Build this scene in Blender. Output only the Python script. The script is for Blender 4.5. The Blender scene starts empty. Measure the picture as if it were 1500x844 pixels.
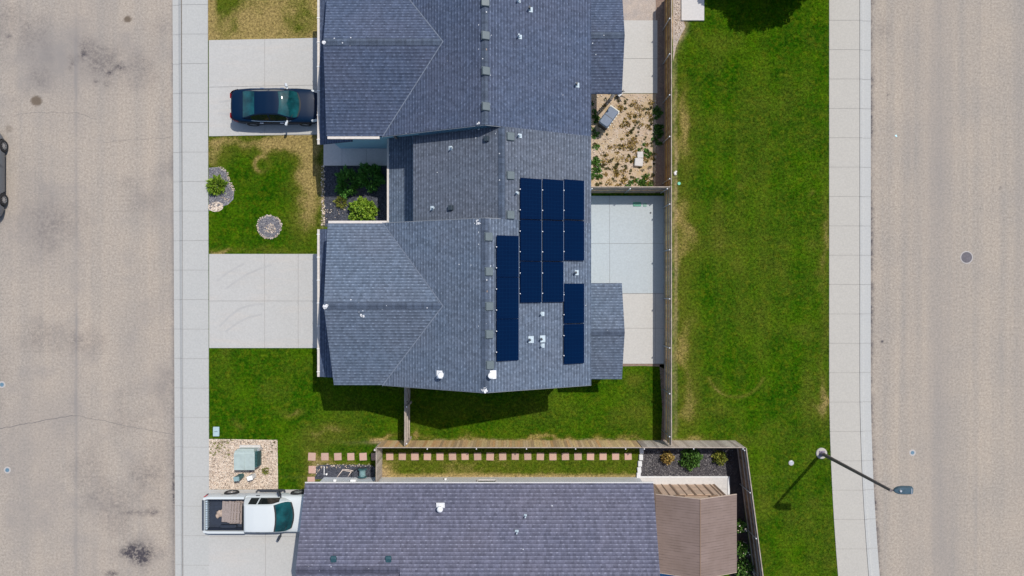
import bpy, math, random
import numpy as np
from mathutils import Vector, Matrix

rnd = random.Random(7)
rng = np.random.default_rng(11)
SC = bpy.context.scene
COL = SC.collection
K, H = 27.0, 38.0            # pixels per metre on the ground, height of the drone
OFF = {}


def P(px, py, z=0.0):
    s = (1 - z / H) / K
    return Vector(((px - 750) * s, -(py - 422) * s, z))


# ------------------------------------------------------------------ mesh kit
class MB:
    def __init__(self):
        self.v = []; self.f = []; self.uv = []

    def poly(self, pts, uv=None):
        b = len(self.v)
        self.v += [tuple(p) for p in pts]
        self.f.append(tuple(range(b, b + len(pts))))
        self.uv.append(uv)

    def mesh(self, vs, fs):
        b = len(self.v)
        self.v += [tuple(p) for p in vs]
        for f in fs:
            self.f.append(tuple(i + b for i in f)); self.uv.append(None)

    def box(self, x0, x1, y0, y1, z0, z1):
        self.mesh([(x0, y0, z0), (x1, y0, z0), (x1, y1, z0), (x0, y1, z0),
                   (x0, y0, z1), (x1, y0, z1), (x1, y1, z1), (x0, y1, z1)],
                  [(3, 2, 1, 0), (4, 5, 6, 7), (0, 1, 5, 4), (1, 2, 6, 5), (2, 3, 7, 6), (3, 0, 4, 7)])

    def obox(self, c, s, rot=0.0, mat=None, bev=0.0):
        hx, hy, hz = s[0] / 2, s[1] / 2, s[2] / 2
        M = mat if mat is not None else Matrix.Rotation(rot, 3, 'Z')
        c = Vector(c)
        if bev <= 0:
            vs = [(-hx, -hy, -hz), (hx, -hy, -hz), (hx, hy, -hz), (-hx, hy, -hz),
                  (-hx, -hy, hz), (hx, -hy, hz), (hx, hy, hz), (-hx, hy, hz)]
            fs = [(3, 2, 1, 0), (4, 5, 6, 7), (0, 1, 5, 4), (1, 2, 6, 5), (2, 3, 7, 6), (3, 0, 4, 7)]
        else:
            b = bev
            ring = lambda x, y, z: [(-x + b, -y, z), (x - b, -y, z), (x, -y + b, z), (x, y - b, z),
                                    (x - b, y, z), (-x + b, y, z), (-x, y - b, z), (-x, -y + b, z)]
            r = [ring(hx, hy, -hz), ring(hx, hy, hz - b), ring(hx - b * .7, hy - b * .7, hz)]
            vs = sum(r, [])
            fs = [tuple(range(7, -1, -1)), tuple(range(16, 24))]
            for k in range(2):
                for i in range(8):
                    j = (i + 1) % 8
                    fs.append((k * 8 + i, k * 8 + j, k * 8 + 8 + j, k * 8 + 8 + i))
        self.mesh([c + M @ Vector(p) for p in vs], fs)

    def tube(self, p0, p1, r0, r1=None, n=10, caps=True):
        r1 = r0 if r1 is None else r1
        p0, p1 = Vector(p0), Vector(p1)
        d = (p1 - p0).normalized()
        a = d.orthogonal().normalized(); c = d.cross(a)
        vs = []
        for p, r in ((p0, r0), (p1, r1)):
            for i in range(n):
                t = 2 * math.pi * i / n
                vs.append(p + a * (r * math.cos(t)) + c * (r * math.sin(t)))
        fs = [(i, (i + 1) % n, n + (i + 1) % n, n + i) for i in range(n)]
        if caps:
            fs += [tuple(range(n - 1, -1, -1)), tuple(range(n, 2 * n))]
        self.mesh(vs, fs)

    def path(self, pts, r, n=8):
        for a, b in zip(pts[:-1], pts[1:]):
            self.tube(a, b, r, r, n)

    def lathe(self, c, prof, n=20, axis='Z', cap=True):
        c = Vector(c); vs = []
        for r, z in prof:
            for i in range(n):
                t = 2 * math.pi * i / n
                x, y = r * math.cos(t), r * math.sin(t)
                vs.append(c + (Vector((x, y, z)) if axis == 'Z' else Vector((x, z, y)) if axis == 'Y' else Vector((z, x, y))))
        fs = []
        for k in range(len(prof) - 1):
            for i in range(n):
                j = (i + 1) % n
                fs.append((k * n + i, k * n + j, k * n + n + j, k * n + n + i))
        if cap:
            fs.append(tuple(range(n - 1, -1, -1))); m = (len(prof) - 1) * n
            fs.append(tuple(range(m, m + n)))
        self.mesh(vs, fs)

    def build(self, name, mat, parent=None, smooth=False, loc=None, angle=None):
        off = OFF.get(parent.name, Vector((0, 0, 0))) if parent else Vector(loc or (0, 0, 0))
        me = bpy.data.meshes.new(name)
        me.from_pydata([(v[0] - off.x, v[1] - off.y, v[2] - off.z) for v in self.v], [], self.f)
        if any(u is not None for u in self.uv):
            ul = me.uv_layers.new(name='UVMap'); i = 0
            for f, u in zip(self.f, self.uv):
                for k in range(len(f)):
                    if u is not None: ul.data[i].uv = u[k]
                    i += 1
        if mat: me.materials.append(mat)
        if smooth:
            me.polygons.foreach_set('use_smooth', [True] * len(me.polygons))
            if angle: me.set_sharp_from_angle(angle=math.radians(angle))
        me.update()
        o = bpy.data.objects.new(name, me); COL.objects.link(o)
        if parent:
            o.parent = parent; OFF[o.name] = off
        else:
            o.location = off; OFF[o.name] = off
        return o


def np_mesh(name, V, F, mat, parent=None, attrs=None, smooth=False):
    """V (n,3) array, F (m,k) array with constant k"""
    V = np.asarray(V, dtype=np.float32); F = np.asarray(F, dtype=np.int32)
    off = OFF.get(parent.name, Vector((0, 0, 0))) if parent else Vector((0, 0, 0))
    V = V - np.array(off, dtype=np.float32)
    me = bpy.data.meshes.new(name)
    m, k = F.shape
    me.vertices.add(len(V)); me.vertices.foreach_set('co', V.ravel())
    me.loops.add(m * k); me.loops.foreach_set('vertex_index', F.ravel())
    me.polygons.add(m)
    me.polygons.foreach_set('loop_start', np.arange(0, m * k, k, dtype=np.int32))
    me.update(calc_edges=True)
    for an, arr in (attrs or {}).items():
        a = me.attributes.new(an, 'FLOAT', 'POINT')
        a.data.foreach_set('value', np.asarray(arr, dtype=np.float32))
    if smooth: me.polygons.foreach_set('use_smooth', [True] * m)
    me.materials.append(mat)
    o = bpy.data.objects.new(name, me); COL.objects.link(o)
    if parent: o.parent = parent; OFF[o.name] = off
    return o


def tag(o, label=None, cat=None, group=None, kind=None):
    if label: o['label'] = label
    if cat: o['category'] = cat
    if group: o['group'] = group
    if kind: o['kind'] = kind
    return o


def thing(name, label, cat, loc=(0, 0, 0), group=None):
    o = bpy.data.objects.new(name, None); COL.objects.link(o)
    o.location = loc; o.empty_display_size = .3
    OFF[o.name] = Vector(loc)
    return tag(o, label, cat, group)


def local_thing(name, label, cat, group=None):
    o = thing(name, label, cat, (0, 0, 0), group)
    return o


def place(o, loc, rz=0):
    o.location = loc; o.rotation_euler = (0, 0, rz); return o


def copy_tree(o, parent=None):
    c = o.copy(); COL.objects.link(c)
    if parent: c.parent = parent
    for ch in list(o.children): copy_tree(ch, c)
    return c


# ------------------------------------------------------------------ noise
def vnoise(x, y, s, seed=0):
    x = np.asarray(x) * s; y = np.asarray(y) * s
    xi = np.floor(x).astype(np.int64); yi = np.floor(y).astype(np.int64)
    fx = x - xi; fy = y - yi
    fx = fx * fx * (3 - 2 * fx); fy = fy * fy * (3 - 2 * fy)

    def h(a, b):
        n = (a * 374761393 + b * 668265263 + seed * 974634777) & 0x7fffffff
        n = ((n ^ (n >> 13)) * 1274126177) & 0x7fffffff
        return ((n ^ (n >> 16)) & 0xffff) / 65535.0
    return (h(xi, yi) * (1 - fx) + h(xi + 1, yi) * fx) * (1 - fy) + (h(xi, yi + 1) * (1 - fx) + h(xi + 1, yi + 1) * fx) * fy


def fbm(x, y, s, seed=0, o=4):
    t = 0; a = 1.0; n = 0
    for k in range(o):
        t = t + a * vnoise(x, y, s * 2 ** k, seed + k * 17); n += a; a *= .5
    return t / n


# ------------------------------------------------------------------ materials
class N:
    def __init__(self, name):
        self.m = bpy.data.materials.new(name); self.m.use_nodes = True
        self.t = self.m.node_tree; self.b = self.t.nodes['Principled BSDF']

    def n(self, typ, **kw):
        nd = self.t.nodes.new(typ)
        for k, v in kw.items():
            if k == 'i':
                for kk, vv in v.items():
                    if isinstance(vv, bpy.types.NodeSocket): self.t.links.new(vv, nd.inputs[kk])
                    else: nd.inputs[kk].default_value = vv
            else: setattr(nd, k, v)
        return nd

    def link(self, a, b): self.t.links.new(a, b)

    def mix(self, f, a, b, mode='MIX'):
        nd = self.t.nodes.new('ShaderNodeMix'); nd.data_type = 'RGBA'; nd.blend_type = mode
        for k, v in ((0, f), (6, a), (7, b)):
            if isinstance(v, bpy.types.NodeSocket): self.t.links.new(v, nd.inputs[k])
            elif k == 0: nd.inputs[0].default_value = v
            else: nd.inputs[k].default_value = (*v[:3], 1)
        return nd.outputs[2]

    def math(self, op, a, b=0.0, c=0.0, clamp=False):
        nd = self.t.nodes.new('ShaderNodeMath'); nd.operation = op; nd.use_clamp = clamp
        for k, v in enumerate((a, b, c)):
            if isinstance(v, bpy.types.NodeSocket): self.t.links.new(v, nd.inputs[k])
            else: nd.inputs[k].default_value = v
        return nd.outputs[0]

    def ramp(self, f, stops):
        nd = self.t.nodes.new('ShaderNodeValToRGB'); e = nd.color_ramp.elements
        while len(e) < len(stops): e.new(.5)
        for k, (p, c) in enumerate(stops):
            e[k].position = p; e[k].color = (c, c, c, 1) if isinstance(c, (int, float)) else (*c, 1)
        self.link(f, nd.inputs[0]); return nd.outputs[0]

    def pos(self, scale=None):
        g = self.n('ShaderNodeNewGeometry')
        if scale is None: return g.outputs['Position']
        mp = self.n('ShaderNodeMapping', i={'Vector': g.outputs['Position'], 'Scale': scale}); return mp.outputs[0]

    def obj(self):
        return self.n('ShaderNodeTexCoord').outputs['Object']

    def noise(self, v, scale, detail=4, rough=.6):
        return self.n('ShaderNodeTexNoise', i={'Vector': v, 'Scale': scale, 'Detail': detail, 'Roughness': rough}).outputs[0]

    def island(self):
        return self.n('ShaderNodeNewGeometry').outputs['Random Per Island']

    def attr(self, name):
        return self.n('ShaderNodeAttribute', attribute_name=name).outputs['Fac']

    def bump(self, h, strength=.3, dist=.02):
        nd = self.n('ShaderNodeBump', i={'Height': h, 'Strength': strength, 'Distance': dist})
        self.link(nd.outputs[0], self.b.inputs['Normal'])

    def done(self, col, rough=.7, metal=0.0, spec=None, coat=0.0):
        if isinstance(col, bpy.types.NodeSocket): self.link(col, self.b.inputs['Base Color'])
        else: self.b.inputs['Base Color'].default_value = (*col, 1)
        if isinstance(rough, bpy.types.NodeSocket): self.link(rough, self.b.inputs['Roughness'])
        else: self.b.inputs['Roughness'].default_value = rough
        self.b.inputs['Metallic'].default_value = metal
        if spec is not None: self.b.inputs['Specular IOR Level'].default_value = spec
        self.b.inputs['Coat Weight'].default_value = coat
        self.b.inputs['Coat Roughness'].default_value = .04
        return self.m


def plain(name, c, rough=.6, var=.12, scale=6.0, metal=0.0, coat=0.0, bump=0.0, spec=None, c2=None):
    k = N(name); v = k.obj()
    f = k.noise(v, scale, 5)
    f = k.ramp(f, [(.3, 0.0), (.7, 1.0)])
    lo = c2 or tuple(x * (1 - var) for x in c); hi = tuple(min(1, x * (1 + var)) for x in c)
    if bump: k.bump(k.noise(v, scale * 6, 4), bump, .01)
    return k.done(k.mix(f, lo, hi), rough, metal, spec, coat)


def concrete(name, c, stain=(.5, .5, .52), amt=.35, tint=None):
    k = N(name); v = k.pos()
    big = k.ramp(k.noise(v, .55, 5, .65), [(.35, 0.0), (.75, 1.0)])
    streak = k.ramp(k.noise(k.pos((.35, 2.2, 1)), 1.0, 4), [(.5, 0.0), (.8, 1.0)])
    fine = k.ramp(k.noise(v, 11, 4, .75), [(.3, .90), (.7, 1.08)])
    spots = k.ramp(k.noise(v, 4.1, 4, .6), [(.68, 0.0), (.76, 1.0)])
    col = k.mix(k.math('MULTIPLY', big, amt), c, tuple(a * b * 1.55 for a, b in zip(c, stain)))
    if tint: col = k.mix(k.math('MULTIPLY', streak, .6), col, tint)
    col = k.mix(k.math('MULTIPLY', spots, .26), col, tuple(x * .5 for x in c))
    col = k.mix(1.0, col, fine, 'MULTIPLY')
    k.bump(k.noise(v, 60, 3), .15, .005)
    return k.done(col, .85, spec=.25)


def shingle(name, c1, c2, cl, speck=1.0, warm=(.12, .11, .115), row=.15, tab=.27):
    k = N(name)
    uv = k.n('ShaderNodeUVMap', uv_map='UVMap').outputs[0]
    sx = k.n('ShaderNodeSeparateXYZ', i={0: uv})
    br2 = k.n('ShaderNodeTexBrick', offset=.33, offset_frequency=3, squash=.8, squash_frequency=2,
              i={'Vector': uv, 'Color1': (.66, .66, .66, 1), 'Color2': (1.3, 1.3, 1.3, 1), 'Mortar': (1, 1, 1, 1),
                 'Scale': 1.0, 'Mortar Size': .0, 'Brick Width': tab * .5, 'Row Height': row})
    mid = k.ramp(k.noise(k.pos(), 2.3, 5, .7), [(.32, 0.0), (.68, 1.0)])
    col = k.mix(mid, c1, c2)
    big = k.ramp(k.noise(k.pos(), .35, 5, .6), [(.38, 0.0), (.66, 1.0)])
    col = k.mix(k.math('MULTIPLY', big, .42), col, warm)
    col = k.mix(.62, col, br2.outputs[0], 'MULTIPLY')
    grain = k.ramp(k.noise(k.pos(), 13, 4, .8), [(.28, .72), (.72, 1.28)])
    col = k.mix(1.0, col, grain, 'MULTIPLY')
    # rain streaks running down the slope
    st = k.ramp(k.noise(k.n('ShaderNodeMapping', i={'Vector': uv, 'Scale': (2.2, .12, 1)}).outputs[0], 1.0, 4, .65), [(.44, 0.0), (.75, .35)])
    col = k.mix(st, col, tuple(x * .55 for x in c1))
    # butt edge of each course: painted pale as if catching sun, brightest where two tabs overlap, with a dark line under it
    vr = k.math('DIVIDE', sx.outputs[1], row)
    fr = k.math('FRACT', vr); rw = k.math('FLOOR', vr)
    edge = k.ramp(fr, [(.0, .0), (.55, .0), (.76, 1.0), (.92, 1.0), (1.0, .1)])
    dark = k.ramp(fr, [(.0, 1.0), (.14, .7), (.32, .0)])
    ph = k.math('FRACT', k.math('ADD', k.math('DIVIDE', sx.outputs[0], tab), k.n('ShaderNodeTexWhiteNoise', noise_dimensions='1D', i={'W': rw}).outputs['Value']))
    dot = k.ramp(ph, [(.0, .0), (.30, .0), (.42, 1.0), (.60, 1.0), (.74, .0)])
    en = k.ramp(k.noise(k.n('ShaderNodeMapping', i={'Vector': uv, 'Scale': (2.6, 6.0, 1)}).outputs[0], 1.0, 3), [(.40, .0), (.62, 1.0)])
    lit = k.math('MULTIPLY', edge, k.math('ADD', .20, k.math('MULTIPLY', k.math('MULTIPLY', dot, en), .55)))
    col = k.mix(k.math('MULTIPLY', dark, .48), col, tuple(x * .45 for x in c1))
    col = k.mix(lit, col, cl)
    vo = k.n('ShaderNodeTexVoronoi', i={'Vector': k.pos(), 'Scale': 5.5, 'Randomness': 1.0})
    near = k.math('LESS_THAN', vo.outputs['Distance'], .16)
    vc = k.n('ShaderNodeSeparateColor', i={0: vo.outputs['Color']})
    band = k.math('LESS_THAN', sx.outputs[1], .32)
    thr = k.math('SUBTRACT', .995, k.math('MULTIPLY', band, .22 * speck))
    pick = k.math('GREATER_THAN', vc.outputs[0], thr)
    col = k.mix(k.math('MULTIPLY', near, pick), col, (.62, .64, .66))
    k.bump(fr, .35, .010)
    return k.done(col, .9, spec=.12)


M = {}
# lawn -----------------------------------------------------------------
def lawn_mat(name, blades):
    k = N(name); v = k.pos()
    d = k.attr('dry'); so = k.attr('soil')
    n1 = k.noise(v, 1.1, 5, .6); n2 = k.noise(v, 13, 4, .75); n3 = k.noise(v, 4.2, 3, .6)
    g = k.mix(k.ramp(n1, [(.36, 0.0), (.66, 1.0)]), (.012, .061, .001), (.027, .092, .0015))
    g = k.mix(k.ramp(n3, [(.42, 0.0), (.70, .85)]), g, (.062, .108, .003))
    dd = k.math('ADD', d, k.math('MULTIPLY', k.math('SUBTRACT', n2, .5), k.math('MULTIPLY', d, 1.5)), clamp=True)
    y = k.ramp(dd, [(.0, 0.0), (.35, .55), (.75, 1.0)])
    t = k.ramp(dd, [(.42, 0.0), (.95, 1.0)])
    n4 = k.noise(v, .42, 5, .68); n5 = k.noise(v, 2.1, 4, .7)
    g = k.mix(k.ramp(n4, [(.46, 0.0), (.64, .75)]), g, (.058, .128, .002))
    g = k.mix(k.ramp(n5, [(.52, 0.0), (.72, .6)]), g, (.105, .130, .005))
    g = k.mix(k.ramp(n5, [(.28, .6), (.44, 0.0)]), g, (.010, .046, .001))
    col = k.mix(y, g, (.115, .118, .016))
    col = k.mix(t, col, (.30, .225, .085))
    col = k.mix(so, col, (.40, .29, .18))
    col = k.mix(1.0, col, k.ramp(k.noise(v, 7.5, 3, .7), [(.30, .50), (.70, 1.50)]), 'MULTIPLY')
    if blades:
        r = k.ramp(k.island(), [(0, .45), (1, 1.75)])
        col = k.mix(1.0, col, r, 'MULTIPLY')
    else:
        col = k.mix(1.0, col, k.ramp(n2, [(.2, .55), (.8, 1.35)]), 'MULTIPLY')
        k.bump(k.noise(v, 30, 4, .8), .6, .03)
    return k.done(col, .95, spec=.02)


M['lawn'] = lawn_mat('lawn turf', False)
M['blade'] = lawn_mat('grass blades', True)


def asphalt_mat(name, a, b, streak):
    k = N(name); v = k.pos()
    big = k.ramp(k.noise(v, .33, 6, .62), [(.32, 0.0), (.7, 1.0)])
    st = k.ramp(k.noise(k.pos((1.0, .02, 1)), streak, 4, .6), [(.35, 0.0), (.68, 1.0)])
    f = k.math('ADD', k.math('MULTIPLY', big, .42), k.math('MULTIPLY', st, .62), clamp=True)
    col = k.mix(f, a, b)
    fine = k.ramp(k.noise(v, 8.5, 5, .9), [(.32, .62), (.68, 1.34)])
    col = k.mix(1.0, col, fine, 'MULTIPLY')
    pit = k.ramp(k.noise(v, 9, 2, .5), [(.66, 0.0), (.78, .28)])
    col = k.mix(pit, col, (.17, .16, .17))
    wt = k.attr('tone')
    col = k.mix(wt, col, (.255, .232, .215))
    s = k.attr('stain')
    sn = k.math('MULTIPLY', s, k.ramp(k.noise(v, 5.5, 4, .75), [(.36, .25), (.62, 1.5)]), clamp=True)
    col = k.mix(sn, col, (.065, .058, .066))
    br = k.attr('brown')
    col = k.mix(br, col, (.115, .085, .06))
    k.bump(k.noise(v, 70, 3, .8), .4, .006)
    return k.done(col, .92, spec=.15)


M['asphalt_w'] = asphalt_mat('worn chip seal asphalt', (.405, .342, .280), (.305, .275, .244), 1.1)
M['asphalt_e'] = asphalt_mat('sandy chip seal asphalt', (.402, .338, .272), (.298, .268, .236), 1.3)
M['walk_w'] = concrete('pale sidewalk concrete', (.430, .428, .410), (.60, .61, .63), .4)
M['walk_e'] = concrete('warm sidewalk concrete', (.438, .415, .372), (.6, .6, .61), .4)
M['drive'] = concrete('driveway concrete', (.452, .445, .428), (.6, .595, .59), .45, (.50, .455, .41))
M['patio'] = concrete('fresh patio concrete', (.415, .452, .470), (.6, .61, .62), .5)
M['patio2'] = concrete('older patio concrete', (.49, .475, .448), (.62, .6, .59), .3)
M['porchc'] = concrete('porch concrete', (.66, .60, .56), (.6, .6, .6), .4)
M['white_conc'] = concrete('white concrete', (.55, .53, .51), (.6, .6, .6), .3)
M['dark_gap'] = plain('joint dirt', (.24, .225, .21), .95, .2)
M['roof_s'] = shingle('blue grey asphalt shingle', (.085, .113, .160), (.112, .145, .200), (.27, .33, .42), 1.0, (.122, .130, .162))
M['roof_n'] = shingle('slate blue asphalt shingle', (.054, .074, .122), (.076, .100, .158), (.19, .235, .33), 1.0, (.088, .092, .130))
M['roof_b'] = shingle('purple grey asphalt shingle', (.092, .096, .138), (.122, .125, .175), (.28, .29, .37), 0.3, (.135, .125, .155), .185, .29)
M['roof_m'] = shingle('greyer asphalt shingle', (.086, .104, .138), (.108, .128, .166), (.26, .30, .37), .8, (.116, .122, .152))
M['cap_s'] = shingle('dark ridge shingle', (.068, .090, .132), (.088, .115, .162), (.12, .15, .20), .6, (.075, .085, .115))
M['cap_b'] = shingle('dark purple ridge shingle', (.070, .074, .108), (.09, .093, .135), (.15, .155, .20), .3, (.09, .088, .115))
M['tan_roof'] = None
M['wall_blue'] = plain('blue lap siding', (.29, .50, .61), .7, .05, 2)
M['wall_grey'] = plain('light grey lap siding', (.62, .65, .68), .7, .05, 2)
M['trim'] = plain('white trim', (.72, .70, .68), .5, .05, 4)
M['gutter'] = plain('cream gutter', (.60, .55, .50), .45, .12, 9)
M['gutter_br'] = plain('brown pipe metal', (.25, .19, .16), .5, .1)
M['glassw'] = plain('window glass', (.03, .045, .055), .08, .1, 2, spec=.7)
M['door'] = plain('garage door white', (.62, .62, .62), .5, .04)
M['vent'] = plain('grey vent plastic', (.105, .135, .148), .55, .08, 5)
M['vent_dark'] = plain('dark vent metal', (.035, .05, .065), .5, .1)
M['vent_dk2'] = plain('teal dark vent cap', (.03, .085, .105), .5, .15, 9)
M['white'] = plain('white painted metal', (.80, .80, .80), .35, .05)
M['lead'] = plain('pale flashing', (.46, .54, .59), .4, .15, 12)
M['black'] = plain('black rubber', (.018, .018, .02), .7, .1)
M['pipe'] = plain('black pipe', (.03, .035, .045), .5, .1)
M['steel'] = plain('galvanised steel', (.58, .60, .62), .35, .12, 10, metal=.6)
M['chrome'] = plain('chrome', (.75, .77, .80), .12, .05, 4, metal=1.0)


def picket_mat(name, cols):
    k = N(name)
    r = k.island()
    st = [(i / (len(cols) - 1) if len(cols) > 1 else 0, c) for i, c in enumerate(cols)]
    col = k.ramp(r, st)
    g = k.ramp(k.noise(k.pos((9, 9, .8)), 3, 4, .7), [(.3, .62), (.7, 1.2)])
    col = k.mix(1.0, col, g, 'MULTIPLY')
    return k.done(col, .85, spec=.15)


M['picket_gold'] = picket_mat('golden cedar pickets', [(0.304, 0.169, 0.054), (0.535, 0.321, 0.116), (0.375, 0.214, 0.070), (0.623, 0.411, 0.171)])
M['picket_brown'] = picket_mat('weathered brown pickets', [(0.628, 0.372, 0.165), (0.850, 0.628, 0.310), (0.512, 0.348, 0.194), (0.837, 0.605, 0.349), (0.768, 0.443, 0.194)])
M['picket_grey'] = picket_mat('grey weathered pickets', [(0.422, 0.359, 0.304), (0.617, 0.542, 0.473), (0.308, 0.255, 0.221), (0.682, 0.614, 0.532)])
M['picket_dark'] = picket_mat('dark weathered pickets', [(0.150, 0.105, 0.075), (0.255, 0.180, 0.128), (0.105, 0.078, 0.068), (0.300, 0.203, 0.128)])
M['rail_gold'] = plain('cedar rail', (.34, .20, .12), .8, .25, 5)
M['rail_grey'] = plain('grey rail', (.40, .34, .29), .8, .25, 5)
M['cap_white'] = plain('pale post cap', (.78, .79, .80), .5, .05)


def gravel_mat(name, cols, scale=20, isl=False):
    k = N(name)
    if isl:
        r = k.island()
    else:
        vo = k.n('ShaderNodeTexVoronoi', i={'Vector': k.pos(), 'Scale': scale})
        r = k.n('ShaderNodeSeparateColor', i={0: vo.outputs['Color']}).outputs[0]
        k.bump(k.math('SUBTRACT', 1.0, vo.outputs['Distance']), .7, .03)
    st = [(i / (len(cols) - 1), c) for i, c in enumerate(cols)]
    return k.done(k.ramp(r, st), .85, spec=.2)


CREAM = [(.38, .31, .25), (.74, .61, .49), (.58, .45, .34), (.80, .71, .60), (.66, .54, .44), (.24, .18, .14), (.82, .72, .60)]
BLACK = [(.035, .033, .04), (.10, .095, .10), (.06, .055, .065), (.13, .12, .125), (.04, .038, .045), (.30, .28, .27)]
SLATE = [(.13, .13, .15), (.22, .22, .25), (.09, .09, .11), (.27, .265, .285), (.18, .18, .20), (.40, .37, .35)]
NAVY = [(.035, .038, .052), (.085, .09, .112), (.05, .054, .07), (.11, .115, .14), (.045, .048, .06)]
for nm, c in (('cream', CREAM), ('black', BLACK), ('slate', SLATE), ('navy', NAVY)):
    M['grav_' + nm] = gravel_mat(nm + ' gravel bed', c, 22)
    M['stone_' + nm] = gravel_mat(nm + ' gravel stones', c, 22, True)


def dirt_mat(name, a, b, c):
    k = N(name); v = k.pos()
    f = k.ramp(k.noise(v, 1.0, 6, .65), [(.35, 0.0), (.68, 1.0)])
    col = k.mix(f, a, b)
    f2 = k.ramp(k.noise(v, 4.5, 5, .75), [(.5, 0.0), (.72, 1.0)])
    col = k.mix(f2, col, c)
    col = k.mix(1.0, col, k.ramp(k.noise(v, 24, 3, .8), [(.25, .68), (.75, 1.25)]), 'MULTIPLY')
    k.bump(k.noise(v, 12, 5, .75), .7, .04)
    return k.done(col, .95, spec=.1)


M['dirt'] = dirt_mat('tan yard dirt', (.48, .375, .295), (.43, .315, .17), (.54, .46, .385))
M['dirt_br'] = dirt_mat('brown bare dirt', (.28, .20, .155), (.22, .155, .125), (.36, .27, .21))
M['dirt_top'] = dirt_mat('grey sandy dirt', (.46, .38, .32), (.36, .32, .30), (.52, .44, .37))
M['mulch'] = dirt_mat('dark mulch soil', (.045, .038, .038), (.075, .062, .058), (.10, .085, .08))
M['ground'] = dirt_mat('surrounding ground', (.09, .12, .03), (.16, .15, .06), (.22, .18, .09))
k = N('pink concrete paver'); r = k.n('ShaderNodeObjectInfo').outputs['Random']
c = k.mix(k.ramp(r, [(0, 0), (1, 1)]), (.56, .34, .28), (.42, .275, .22)); c = k.mix(k.ramp(k.noise(k.obj(), 9, 4, .7), [(.4, 0), (.7, .6)]), c, (.50, .38, .30)); k.bump(k.noise(k.obj(), 30, 3), .4, .01); M['pink'] = k.done(c, .9, spec=.15)
M['block'] = plain('white edging block', (.66, .66, .66), .8, .1, 9, bump=.2)


def leaf(name, cols):
    k = N(name)
    st = [(i / (len(cols) - 1), c) for i, c in enumerate(cols)]
    col = k.ramp(k.island(), st)
    return k.done(col, .55, spec=.25)


M['leaf_dark'] = leaf('deep green leaves', [(.018, .085, .014), (.07, .22, .03), (.16, .36, .06), (.03, .12, .02)])
M['leaf_lime'] = leaf('lime green leaves', [(.07, .16, .010), (.19, .31, .02), (.30, .42, .05), (.11, .21, .018)])
M['leaf_mid'] = leaf('mid green leaves', [(.025, .075, .012), (.06, .14, .02), (.10, .20, .035), (.04, .10, .015)])
M['leaf_gold'] = leaf('golden brown twigs', [(.26, .16, .04), (.40, .27, .08), (.18, .11, .03), (.30, .24, .06)])
M['leaf_yel'] = leaf('yellow green leaves', [(.10, .14, .02), (.25, .24, .04), (.16, .18, .03), (.07, .12, .015)])
M['weed'] = leaf('dull weed leaves', [(.05, .055, .018), (.09, .085, .03), (.14, .11, .05), (.06, .07, .02)])
M['petal'] = leaf('pale rose petals', [(.75, .68, .62), (.70, .55, .42), (.8, .78, .74)])
M['bark'] = plain('bark', (.12, .09, .07), .9, .3, 8, bump=.5)
M['pole'] = plain('dark bronze pole', (.155, .125, .122), .55, .15, 5)
M['lamp_head'] = plain('blue grey lamp housing', (.045, .085, .115), .35, .2, 8)
M['lamp_glass'] = plain('lamp lens', (.4, .42, .44), .2, .05)
M['green_box'] = plain('pale green utility paint', (.37, .44, .42), .55, .12, 4)
M['green_dk'] = plain('dark teal utility paint', (.05, .14, .145), .5, .1, 4)
M['green_lid'] = plain('green plastic lid', (.08, .27, .19), .6, .12, 6)
M['iron'] = plain('cast iron', (.115, .105, .12), .7, .25, 9, bump=.4)
M['iron_ring'] = plain('pale collar ring', (.42, .39, .37), .8, .1)
M['blue_iron'] = plain('blue grey valve lid', (.11, .20, .27), .6, .2, 9)
# ================================================================== GROUND
def inpoly(X, Y, poly):
    c = np.zeros(X.shape, bool); n = len(poly)
    for i in range(n):
        x1, y1 = poly[i]; x2, y2 = poly[(i + 1) % n]
        cond = ((y1 > Y) != (y2 > Y))
        with np.errstate(divide='ignore', invalid='ignore'):
            xi = (x2 - x1) * (Y - y1) / (y2 - y1 + 1e-12) + x1
        c ^= cond & (X < xi)
    return c


def pxw(X, Y):
    return X * K + 750, 422 - Y * K


def eskew(py):
    t = np.clip((np.asarray(py, float) - 560) / 284, 0, None)
    return 13.0 * t ** 1.8


def blob(px, py, cx, cy, rx, ry, s=1.0, p=2.0):
    return s * np.exp(-((np.abs(px - cx) / rx) ** p + (np.abs(py - cy) / ry) ** p))


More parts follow.
